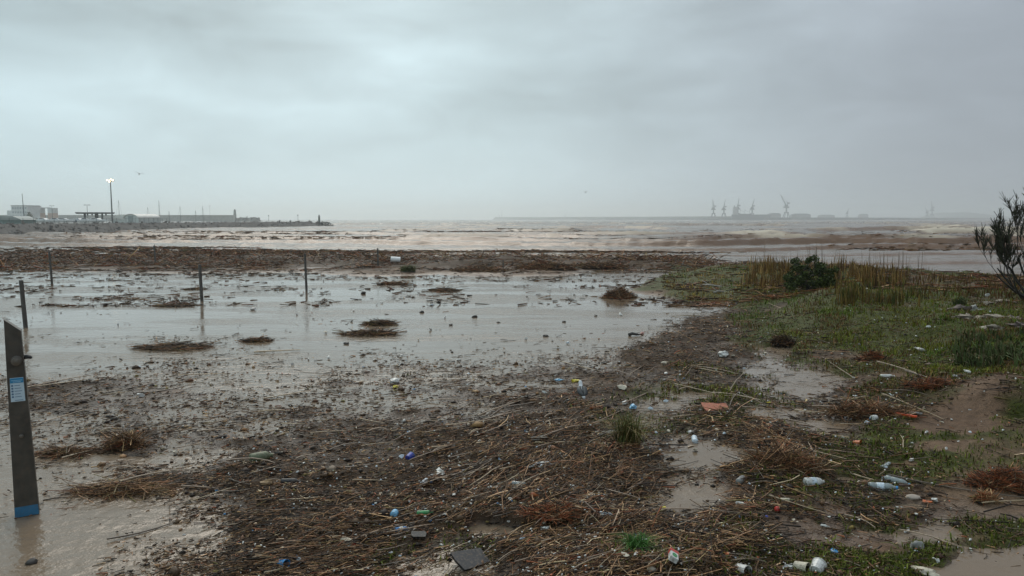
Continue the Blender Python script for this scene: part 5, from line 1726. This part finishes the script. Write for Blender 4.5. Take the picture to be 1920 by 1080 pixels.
for tgt, L_ in [(px_vec(-120, 50), 72), (px_vec(-110, 80), 74), (px_vec(-70, 110), 76), (px_vec(-50, 130), 80), (px_vec(-130, 35), 70), (px_vec(-20, 150), 84), (px_vec(30, 140), 78),
                (px_vec(-115, 65), 66), (px_vec(-85, 95), 72)]:
    grow(Vector((rr.uniform(-.1, .1), rr.uniform(-.3, .3), 0)), (tgt + Vector((0, rr.uniform(-1, 1), 0))).normalized(), L_ * k_, .05, 3)
b = MB()
for pts, rads in limbs: b.tube(pts, [max(x, .006) for x in rads], 4)
b.build('branches', mat('tamarisk_bark', (.035, .028, .022), .7, .3, 8, .2), tm)
r = np.random.default_rng(12)
P_, A_, T_, L2, C_ = [], [], [], [], []
for pts in tips:
    for q0_, q1_ in zip(pts, pts[1:]):
        dv = (q1_ - q0_).normalized()
        for _ in range(3):
            q = q0_.lerp(q1_, r.random())
            v = (dv + Vector(r.normal(0, .38, 3)) + Vector((0, 0, .35))).normalized()
            l = r.uniform(.10, .30)
            P_.append(tuple(q + v * l * .5)); A_.append(math.atan2(v.y, v.x)); T_.append(math.asin(v.z)); L2.append(l)
n = len(P_)
col = np.array([(.028, .034, .018), (.045, .048, .026), (.03, .022, .016)])[r.integers(0, 3, n)] * r.uniform(.6, 1.4, (n, 1))
me = stick_mesh('sprays', np.array(P_), np.array(A_), np.array(T_), np.array(L2), r.uniform(.006, .012, n), r.normal(0, .08, n), col)
obj('sprays', me, GRASS, tm)

# ------------------------------------------------------------------ litter
def litter_mat(name, col, rough=.35, dirt=.75, trans=0.0, var=.1):
    return mat('litter_' + name, col, rough, var, 14, .12, trans=trans, dirt=dirt)


PW = litter_mat('white', (.56, .55, .52)); PWB = litter_mat('bluish_white', (.55, .62, .68)); PCL = litter_mat('clear', (.45, .50, .50), .12, .25, .55)
PBL = litter_mat('blue', (.03, .22, .50)); PDB = litter_mat('deep_blue', (.015, .04, .30)); PGR = litter_mat('green', (.02, .22, .06), .2); PRD = litter_mat('red', (.45, .03, .02))
POR = litter_mat('orange', (.55, .13, .03)); PYE = litter_mat('yellow', (.60, .48, .04)); PBK = litter_mat('black', (.018, .018, .02), .5); PGY = litter_mat('grey', (.20, .20, .19))
PTC = litter_mat('terracotta', (.42, .14, .08), .7); POL = litter_mat('olive', (.10, .12, .06), .5); PBR = litter_mat('tan', (.32, .21, .11), .7); PLB = litter_mat('light_blue', (.16, .40, .60))
PCR = litter_mat('cream', (.50, .44, .34), .6)


def img_az(ang, d):
    a = R(ang); return math.atan2(math.sin(a) * d / H, math.cos(a))


def px_len(lpx, ang, d):
    a = R(ang); return lpx / F * d * math.hypot(math.cos(a), math.sin(a) * d / H)


def bottle(px, py, lpx, ang, label, body=PCL, cap=None, band=None, rad=None, kind='plastic_bottle', cat='bottle', crush=0.0):
    p = spot(px, py); d = p.y
    L_ = min(px_len(lpx, ang, d), .33, lpx / F * d * 1.5); r = rad or L_ * .15
    t = thing(kind, label, cat, p + Vector((0, 0, r * .55)), (R(random.uniform(-20, 20)), R(random.uniform(-4, 4)), img_az(ang, d)))
    h = L_ / 2
    prof = [(-h, r * .55), (-h + .004, r * .85), (-h * .9, r), (-h * .55, r * .97), (-h * .5, r * .93), (-h * .45, r), (h * .1, r), (h * .16, r * .94), (h * .22, r), (h * .42, r * .97), (h * .6, r * .75), (h * .76, r * .4), (h * .82, r * .36), (h * .93, r * .36)]
    b = MB(); b.lathe(prof, 14, 'X')
    if crush:
        for v in b.bm.verts:
            k = math.sin(v.co.x * 3.1 / L_ * 2 + 1) * crush; v.co.z *= 1 - abs(k); v.co.y *= 1 + abs(k) * .3; v.co.z += math.sin(v.co.x / L_ * 5) * r * crush * .5
    b.build('body', body, t, smooth=True)
    if cap: MB().lathe([(h * .86, r * .43), (h, r * .43)], 10, 'X').build('cap', cap, t)
    if band:
        MB().lathe([(-h * .40, r * 1.015), (-h * .38, r * 1.03), (h * .07, r * 1.03), (h * .09, r * 1.015)], 14, 'X', cap=False).build('label_sleeve', band, t, smooth=True)
    return t


def crumple(px, py, wpx, label, m, name, cat, flat=.45, asp=.7, seed=None, rot=None, group=None, amp=.55):
    p = spot(px, py); d = p.y; r = wpx / 2 / F * d
    s = seed or int(px * 7 + py)
    b = MB(); b.blob((0, 0, r * flat * .55), (r, r * asp, r * flat), 2, amp, s, 2.4)
    o = b.build(name, m, None, smooth=False, loc=p, rot=(0, 0, rot if rot is not None else random.uniform(0, 3)))
    return tag(o, label, cat, group)


def slab(px, py, wpx, ang, label, m, name, cat, ratio=.4, thick=.02, tilt=.15, jag=.12):
    p = spot(px, py); d = p.y; L_ = px_len(wpx, ang, d); w = L_ * ratio
    rr = random.Random(int(px + py))
    out = [(-.5, -.5), (-.1, -.52), (.5, -.46), (.53, .1), (.46, .5), (0, .47), (-.46, .52), (-.52, 0)]
    b = MB(); top = [b.bm.verts.new((x * L_ + rr.uniform(-jag, jag) * w, y * w + rr.uniform(-jag, jag) * w, thick)) for x, y in out]
    bot = [b.bm.verts.new((v.co.x * .97, v.co.y * .97, 0)) for v in top]
    b.bm.faces.new(top); b.bm.faces.new(bot[::-1])
    for i in range(8): b.bm.faces.new((bot[i], bot[(i + 1) % 8], top[(i + 1) % 8], top[i]))
    o = b.build(name, m, None, bevel=.003, loc=p + Vector((0, 0, .03)), rot=(R(18) * (1 if tilt > 0 else 0) + tilt * .3, tilt * .5, img_az(ang, d)))
    return tag(o, label, cat)


def cup(px, py, wpx, ang, label, m, name='plastic_cup', cat='cup', ratio=1.25, inner=None, tilt=.1):
    p = spot(px, py); d = p.y; L_ = min(px_len(wpx, ang, d), .13 if wpx > 22 else .10); r = L_ / ratio / 2
    t = thing(name, label, cat, p + Vector((0, 0, r * .5)), (0, R(-8), img_az(ang, d)))
    h = L_ / 2
    b = MB(); b.lathe([(-h, r * .75), (-h * .97, r * .8), (h * .93, r), (h, r * 1.05), (h * .99, r * .95), (-h * .9, r * .72)], 16, 'X', cap=False)
    bb = b.bm; bb.verts.ensure_lookup_table()
    bb.faces.new(list(bb.verts)[:16]); bb.faces.new(list(bb.verts)[-16:])
    b.build('wall', m, t, smooth=False)
    MB().lathe([(h * .93, r * 1.07), (h * 1.0, r * 1.09)], 16, 'X', cap=False).build('rim', inner or m, t)
    return t


def stone(px, py, wpx, label, m, flat=.6, asp=.75, name='stone', seed=1, rot=0.0, amp=.35, cat='stone', group=None):
    p = spot(px, py, True); d = p.y; r = wpx / 2 / F * d
    b = MB(); b.blob((0, 0, r * flat * .2), (r, r * asp, r * flat), 3, amp, seed, 2.6 if name == 'boulder' else 1.5)
    return tag(b.build(name, m, None, smooth=name != 'boulder', loc=p, rot=(0, 0, rot)), label, cat, group)


bottle(1527, 908, 41, 2, 'fat white plastic bottle lying right of the thick reed heap', PW, None, PWB, .055)
bottle(1392, 947, 25, -6, 'small white bottle below the thick reed heap', PW, PW)
bottle(1302, 826, 24, 62, 'pale blue-white bottle pointing away above the near puddle', PWB, PWB, rad=.045)
bottle(1655, 917, 52, -8, 'largest clear bottle with blue cap beside the yellow cane', PCL, PBL, PWB)
bottle(1683, 906, 34, -20, 'clear bottle with light blue cap right of the largest clear bottle', PCL, PLB)
bottle(1664, 898, 26, 12, 'clear bottle with yellow cap behind the largest clear bottle', PCL, PYE)
bottle(1662, 874, 28, 14, 'flattened clear bottle upslope of the three clear bottles', PCL, None, None, crush=.5)
bottle(1664, 708, 28, 1, 'white bottle at the foot of the green bank', PW, PW)
bottle(1725, 658, 24, -38, 'grey ribbed bottle lying on the green bank', PGY, PGY, PW)
bottle(1020, 873, 34, 8, 'milky bottle with yellow neck left of the tan stone', PWB, PYE, PW)
bottle(996, 876, 22, 10, 'crushed clear bottle touching the milky yellow-necked bottle', PCL, None, crush=.6)
bottle(976, 911, 34, -4, 'clear ribbed bottle left of the red root tangle', PCL, None)
bottle(797, 964, 32, 4, 'green plastic bottle among the reeds', PGR, PGR)
bottle(740, 966, 16, 75, 'light blue bottle standing left of the green bottle', PLB, PLB, rad=.04)
bottle(754, 994, 28, 12, 'blue and white bottle below the green bottle', PBL, PW, PW)
bottle(797, 905, 20, 50, 'little grey-blue bottle near the white bag', PWB, None, rad=.03)
bottle(653, 1022, 28, -18, 'pale bottle with red base near the bottom left', PCR, PRD, rad=.045)
bottle(490, 863, 36, 14, 'big olive green float bottle on the left mat', POL, POL, rad=.075, kind='float_bottle')
bottle(585, 998, 26, 10, 'smoky bottle with black cap left of the blue-white bottle', PGY, PBK, PCL)
bottle(1137, 966, 28, -6, 'white bottle with red cap below the brown stone', PWB, PRD)
bottle(1132, 989, 24, 24, 'small clear-white bottle under the red-capped one', PW, None, crush=.3)
bottle(1390, 902, 28, 30, 'dull grey bottle poking from the reeds by the near puddle', PGY, PCR)
bottle(1474, 939, 24, -2, 'beige bottle above the red ball', PCR, None)
bottle(545, 905, 36, 4, 'black tube lying on the left mat', PBK, PBK, rad=.035, kind='black_tube', cat='tube')
bottle(1640, 787, 14, 8, 'white lump bottle near the orange tube', PW, None, rad=.05)
cup(1392, 1073, 26, -42, 'white foam cup at the bottom edge', PW)
cup(1532, 1071, 24, 32, 'white tub with lid ring at the bottom edge, right of three', PW, 'plastic_tub', 'tub', 1.0)
cup(1503, 1068, 28, -30, 'dirty white cup in the cluster of white tubs at bottom', PCR)
crumple(1482, 1064, 24, 'crumpled white wrapper left of the bottom tubs', PW, 'wrapper', 'wrapper', .3, .5)
cup(768, 860, 17, 35, 'deep blue plastic tub in the middle of the mat', PDB, 'plastic_tub', 'tub', 1.0, PLB)
cup(531, 1060, 20, -20, 'bright blue plastic cup at the bottom left', PBL)
cup(1607, 833, 16, -20, 'orange plastic cup under the right reed heap', POR)
crumple(1186, 765, 18, 'light blue bag scrap behind the grass tuft', PLB, 'bag_scrap', 'plastic bag', .5, .7)
crumple(1172, 758, 16, 'white bag scrap beside the light blue scrap', PW, 'bag_scrap', 'plastic bag', .5, .6)
crumple(1080, 716, 20, 'yellow bag floating left of the gull', PYE, 'plastic_bag', 'plastic bag', .35, .5)
crumple(1047, 714, 15, 'blue-white carton scrap floating left of the yellow bag', PLB, 'carton_scrap', 'litter', .35, .5)
crumple(740, 718, 20, 'white foam block floating at the far edge of the mat', PW, 'foam_block', 'foam block', .6, .7, amp=.25)
crumple(742, 727, 14, 'yellow lump against the white foam block', PYE, 'plastic_lump', 'litter', .4, .6)
crumple(1355, 668, 22, 'white foam lump on the shore wrack, the biggest there', PW, 'foam_block', 'foam block', .6, .8, amp=.3)
crumple(1246, 682, 17, 'cream foam slab on the shore left of the big foam lump', PCR, 'foam_block', 'foam block', .35, .5, amp=.3)
crumple(1249, 703, 12, 'small white foam piece below the cream slab', PW, 'foam_block', 'foam block', .5, .7)
crumple(825, 888, 34, 'torn white plastic bag right of the blue tub', PW, 'plastic_bag', 'plastic bag', .3, .45)
crumple(1108, 931, 22, 'torn white bag right of the red root tangle', PW, 'plastic_bag', 'plastic bag', .35, .45)
crumple(1023, 992, 18, 'white paper lump below the red root tangle', PW, 'paper_lump', 'paper', .4, .6)
crumple(1245, 954, 11, 'bright yellow square tag at the second near puddle', PYE, 'plastic_tag', 'litter', .6, .9, amp=.15)
crumple(1457, 958, 12, 'red plastic ball in the right foreground', PRD, 'ball', 'ball', 1.0, 1.0, amp=.05)
crumple(1565, 1035, 22, 'bright blue oval disc on the brown mud', PBL, 'plastic_disc', 'disc', .3, .7, amp=.12)
crumple(1382, 1005, 10, 'orange cap near the cream lump', POR, 'bottle_cap', 'cap', .8, .9, amp=.1)
crumple(1361, 1041, 13, 'orange broken toy piece below the orange cap', POR, 'toy_piece', 'litter', .7, .8)
crumple(1362, 1004, 16, 'cream lump left of the orange cap', PCR, 'plastic_lump', 'litter', .5, .6)
crumple(1282, 1001, 16, 'tan foam lump above the juice carton', PBR, 'foam_block', 'foam block', .6, .8)
crumple(1437, 970, 8, 'small blue cap below the red ball', PDB, 'bottle_cap', 'cap', .7, .9, amp=.1)
crumple(1347, 976, 7, 'small orange-red cap left of the red ball', PRD, 'bottle_cap', 'cap', .7, .9, amp=.1)
crumple(1545, 987, 14, 'white and yellow wrapper right of the mud patch', PW, 'wrapper', 'wrapper', .4, .5)
crumple(1636, 928, 11, 'white scrap below the largest clear bottle', PW, 'plastic_scrap', 'litter', .5, .6)
crumple(1738, 942, 16, 'orange and white scrap right of the oval stone', POR, 'plastic_scrap', 'litter', .35, .5)
crumple(1752, 939, 12, 'white scrap touching the orange scrap by the oval stone', PW, 'plastic_scrap', 'litter', .5, .6)
crumple(1626, 794, 12, 'white foam chunk below the right reed heap', PWB, 'foam_block', 'foam block', .6, .8, amp=.2)
crumple(1672, 769, 13, 'white rounded lump beside the orange tube', PW, 'plastic_lump', 'litter', .9, .8, amp=.25)
crumple(1442, 756, 9, 'yellow scrap right of the slanting dark branch', PYE, 'plastic_scrap', 'litter', .4, .5)
crumple(1266, 714, 7, 'orange scrap on the shore below the cream slab', POR, 'plastic_scrap', 'litter', .5, .6)
crumple(1204, 626, 8, 'pink and white scrap floating by the flood shore', litter_mat('pink', (.5, .25, .22)), 'plastic_scrap', 'litter', .6, .6)
crumple(1295, 812, 14, 'white broken cup beside the pale blue-white bottle', PW, 'plastic_scrap', 'litter', .5, .7)
crumple(1346, 806, 17, 'cream shoe sole below the orange board', PCR, 'shoe_sole', 'shoe', .25, .4)
crumple(500, 907, 26, 'old tan sandal on the left mat', PBR, 'sandal', 'shoe', .35, .45)
crumple(900, 827, 10, 'white chip under the gull', PW, 'plastic_scrap', 'litter', .35, .5)
crumple(1060, 857, 15, 'white foam piece left of the grass tuft', PW, 'foam_block', 'foam block', .4, .5)
crumple(970, 990, 12, 'red scrap by the tan cane near the bottom', PRD, 'plastic_scrap', 'litter', .4, .4)
crumple(548, 986, 20, 'white foam strip left of the smoky bottle', PW, 'foam_block', 'foam block', .25, .4)
crumple(705, 1000, 10, 'white chip left of the blue and white bottle', PW, 'plastic_scrap', 'litter', .35, .5)
crumple(834, 964, 12, 'white square scrap right of the green bottle', PW, 'plastic_scrap', 'litter', .3, .7)
crumple(807, 978, 7, 'tiny blue cap under the green bottle', PBL, 'bottle_cap', 'cap', .7, .9, amp=.1)
crumple(1735, 1076, 56, 'crumpled pale cardboard sheet at the bottom right edge', PCR, 'cardboard_sheet', 'cardboard', .25, .45)
crumple(1758, 1053, 9, 'white scrap left of the corner puddle', PW, 'plastic_scrap', 'litter', .8, .6)
crumple(1701, 998, 18, 'white tube scrap right of the brown mud patch', PW, 'plastic_scrap', 'litter', .3, .3)
crumple(1819, 1012, 12, 'white scrap in the weeds near the right edge', PW, 'plastic_scrap', 'litter', .3, .4)
slab(1343, 768, 50, 3, 'orange board lying flat in the right wrack', PTC, 'broken_board', 'board', .5, .025, .1)
slab(222, 917, 30, 14, 'broken orange tile on the loose left reed heap', PTC, 'broken_tile', 'tile', .4, .025, .2)
slab(884, 1056, 60, 22, 'black flat board half sunk at the bottom edge', PBK, 'black_board', 'board', .6, .03, .2)
slab(785, 1011, 26, 6, 'small flat black box right of the red-based bottle', PBK, 'black_box', 'box', .6, .03, .1)
slab(1697, 783, 30, -14, 'red-orange plastic tube on the mud', litter_mat('signal_orange', (.62, .08, .02)), 'plastic_tube', 'tube', .16, .03, 0)
slab(1713, 778, 24, -10, 'grey plank beside the red-orange tube', PGY, 'plank', 'plank', .3, .02, 0)
slab(1135, 816, 40, 8, 'weathered grey plank left of the grass tuft base', litter_mat('weathered', (.25, .23, .20), .8), 'plank', 'plank', .25, .02, .1)
slab(1010, 826, 30, 12, 'weathered plank fragment in the mat under the gull', litter_mat('weathered', (.25, .23, .20), .8), 'plank', 'plank', .3, .02, .1)

# juice carton
p = spot(1260, 1052); d = p.y
jc = thing('juice_carton', 'red white and green juice carton near the bottom edge', 'carton', p + Vector((0, 0, .03)), (R(28), 0, img_az(68, d)))
L_ = .17
MB().box(-L_ / 2, L_ / 2, -.04, .04, 0, .05).build('body', PW, jc, bevel=.005)
MB().box(L_ * .18, L_ / 2 - .004, -.0405, .0405, .0012, .0515).build('red_panel', PRD, jc)
MB().poly([(math.cos(t) * .04 - .03, math.sin(t) * .025) for t in np.linspace(0, 6.283, 11)[:-1]], .0015, Matrix.Translation((0, 0, .0505)) @ Matrix.Rotation(R(90), 4, 'X')).build('green_print', PGR, jc)
# white drum on the bank
p = spot(743, 496); d = p.y
dr = thing('white_drum', 'white drum lying on its side on the debris bank', 'drum', p + Vector((0, -.3, .36)), (0, R(4), R(12)))
r_ = 5.2 / F * d; h = 9 / F * d
MB().lathe([(-h, r_ * .9), (-h * .96, r_), (-h * .35, r_), (-h * .32, r_ * 1.04), (-h * .28, r_), (h * .3, r_), (h * .33, r_ * 1.04), (h * .37, r_), (h * .97, r_)], 18, 'X', cap=False).build('shell', mat('drum_white', (.74, .74, .72), .4, .08, 3, .05), dr, smooth=False)
MB().lathe([(h * .90, r_ * .97), (h * .905, .02)], 18, 'X').build('dark_inside_disc', PBK, dr)  # black disc stands in for the shaded hollow of the drum
MB().lathe([(-h * .99, .02), (-h * .985, r_ * .9)], 18, 'X').build('end_plate', PW, dr)

STN = mat('tan_stone', (.30, .22, .14), .7, .3, 12, .3); STG = mat('grey_stone', (.24, .235, .22), .8, .3, 9, .3); STP = mat('pink_grey_stone', (.16, .12, .105), .9, .5, 5, .9); STB = mat('pale_stone', (.27, .225, .175), .9, .5, 5, .9, dirt=.6)
stone(1146, 952, 17, 'smooth brown stone right of the red root tangle', STN, .75, .8, seed=2)
stone(1166, 868, 16, 'tan stone upslope of the smooth brown stone', STN, .6, .8, seed=3)
stone(1712, 934, 32, 'flat oval tan stone right of the clear bottles', mat('tan_grey_stone', (.34, .28, .23), .7, .2, 12, .2), .35, .55, seed=4, amp=.12)
stone(1720, 1028, 27, 'grey wedge-shaped stone on the lower right mud', STG, .9, .8, seed=5, amp=.4)
stone(1222, 1070, 16, 'pale round pebble at the bottom edge left of the white cup', STB, .7, .8, seed=6)
for k, (px, py, w_, fl, mm, lab) in enumerate([
    (1800, 588, 52, .75, STP, 'pink-grey pointed boulder at the left of the stone row'), (1822, 585, 44, .6, STG, 'blue-grey slab leaning behind the pink-grey boulder'),
    (1808, 597, 60, .3, STB, 'low pale slab in front of the pink-grey boulder'), (1856, 598, 66, .35, STB, 'long low pale slab right of the pink-grey boulder'),
    (1895, 602, 60, .45, STP, 'pinkish slab at the right edge of the stone row'), (1862, 618, 32, .75, STB, 'small pale rounded boulder below the long slab'),
    (1917, 612, 44, .4, STP, 'boulder cut by the right edge of the picture'), (1760, 571, 34, .25, STB, 'flat pale stone left above the pink-grey boulder'),
    (1850, 568, 40, .2, STB, 'flat pale stone above the long low slab'), (1890, 566, 46, .2, STB, 'flat pale stone below the tamarisk')]):
    stone(px, py, w_ * .72, lab, mm, fl * .8, .8, 'boulder', 30 + k, random.uniform(-.3, .3), .75, 'boulder', 'boulders on the bank')
# driftwood on the bank tip
for px, py, l, a, lab in [(1340, 538, 44, -6, 'pale driftwood branch on the tip of the bank'), (1352, 549, 30, 3, 'pale driftwood stick below the driftwood branch'), (1190, 630, 22, 0, 'short dark stick floating by the flood shore')]:
    p = spot(px, py); d = p.y; L_ = px_len(l, a, d)
    b = MB(); b.tube([(-L_ / 2, 0, .03), (-L_ * .2, .04, .07), (L_ * .15, -.02, .05), (L_ / 2, .05, .03)], [.05, .045, .035, .015], 7)
    if l > 25: b.tube([(-L_ * .2, .04, .07), (-L_ * .4, .12, .2), (-L_ * .5, .15, .24)], [.025, .018, .008], 5)
    tag(b.build('driftwood', mat('driftwood_pale', (.30, .27, .23), .8, .3, 6, .3) if l > 25 else DARK, None, smooth=True, loc=p, rot=(0, 0, img_az(a, d))), lab, 'driftwood')

# white chips: each its own thing, alike ones share meshes
chips = []
for k in range(8):
    b = MB(); b.blob((0, 0, .3), (1, random.uniform(.45, .9), random.uniform(.3, .6)), 1, .55, 300 + k, 2.2)
    bmesh.ops.recalc_face_normals(b.bm, faces=b.bm.faces)
    me = bpy.data.meshes.new('foam_chip'); b.bm.to_mesh(me); b.bm.free(); me.materials.append([PW, PW, PCR, PWB][k % 4]); chips.append(me)
rr = random.Random(41)
CH = [(900, 900, 1), (1050, 900, 1), (700, 930, .6), (500, 950, .3), (1150, 850, .8), (1300, 760, .5), (1250, 680, .6), (1450, 950, 1), (1600, 900, .9), (1550, 1000, .9), (1680, 940, .9), (1700, 730, .6), (1800, 760, .7), (1620, 650, .5),
      (300, 800, .1), (200, 900, .12), (100, 1000, .02), (1850, 960, .3), (1850, 850, .4), (600, 750, .1), (800, 760, .2), (1000, 740, .3), (1300, 930, .3), (1400, 720, .5), (1450, 560, .4), (1350, 1050, .9), (900, 1060, .5)]
cnt = 0
while cnt < 290:
    px, py = rr.uniform(150, 1900), rr.uniform(560, 1076)
    w = float(idw(CH, np.array([px]), np.array([py]))[0])
    if rr.random() > w: continue
    x, y = gp(px, py); z = max(gz(x, y), 0)
    o = obj('foam_chip', chips[rr.randrange(8)], None, None, (x, y, z + .02), (rr.uniform(-.4, .4), rr.uniform(-.4, .4), rr.uniform(0, 6)))
    s = rr.lognormvariate(math.log(3.0), .4) / F * y
    o.scale = (s, s, s)
    tag(o, 'small white foam chip scattered among many others in the debris', 'foam chip', 'small white chips strewn over the debris')
    cnt += 1
# crumbs finer than that
r = np.random.default_rng(5)
x, y, z, c, px, py, r = scatter(2600, 600, 1160, x0=400, x1=1920, power=1.0, seed=77)
P = np.stack([x, y, z + .03 + r.random(len(x)) * .02], -1); n = len(x)
col = np.array([(.6, .6, .57), (.5, .42, .32), (.55, .6, .62), (.45, .12, .05), (.1, .25, .45)])[r.choice(5, n, p=[.55, .25, .12, .05, .03])]
me = stick_mesh('plastic_crumbs', P, r.uniform(0, 6, n), r.normal(0, .2, n), r.uniform(.01, .035, n) * (y / 9) ** .6, r.uniform(.004, .012, n) * (y / 9) ** .6, np.zeros(n), col, rings=2, sides=4)
tag(obj('plastic_crumbs', me, vcol_mat('crumbs', .5, .4, 60, .2)), 'fine crumbs of plastic and shell mixed into the debris', 'litter', kind='stuff')

# ------------------------------------------------------------------ rain haze
m, N, L, b_ = nmat('rain_haze')
N.remove(b_)
pv = N.new('ShaderNodeVolumePrincipled')
pv.inputs['Color'].default_value = (.97, 1.0, 1.0, 1)
pv.inputs['Density'].default_value = .00036
pv.inputs['Anisotropy'].default_value = .78
L.new(pv.outputs[0], N['Material Output'].inputs['Volume'])
hz = MB().box(-9500, 9500, -6500, 10500, -10, 105).build('haze', m)
tag(hz, 'thin grey rain haze over the sea', 'haze', kind='stuff')
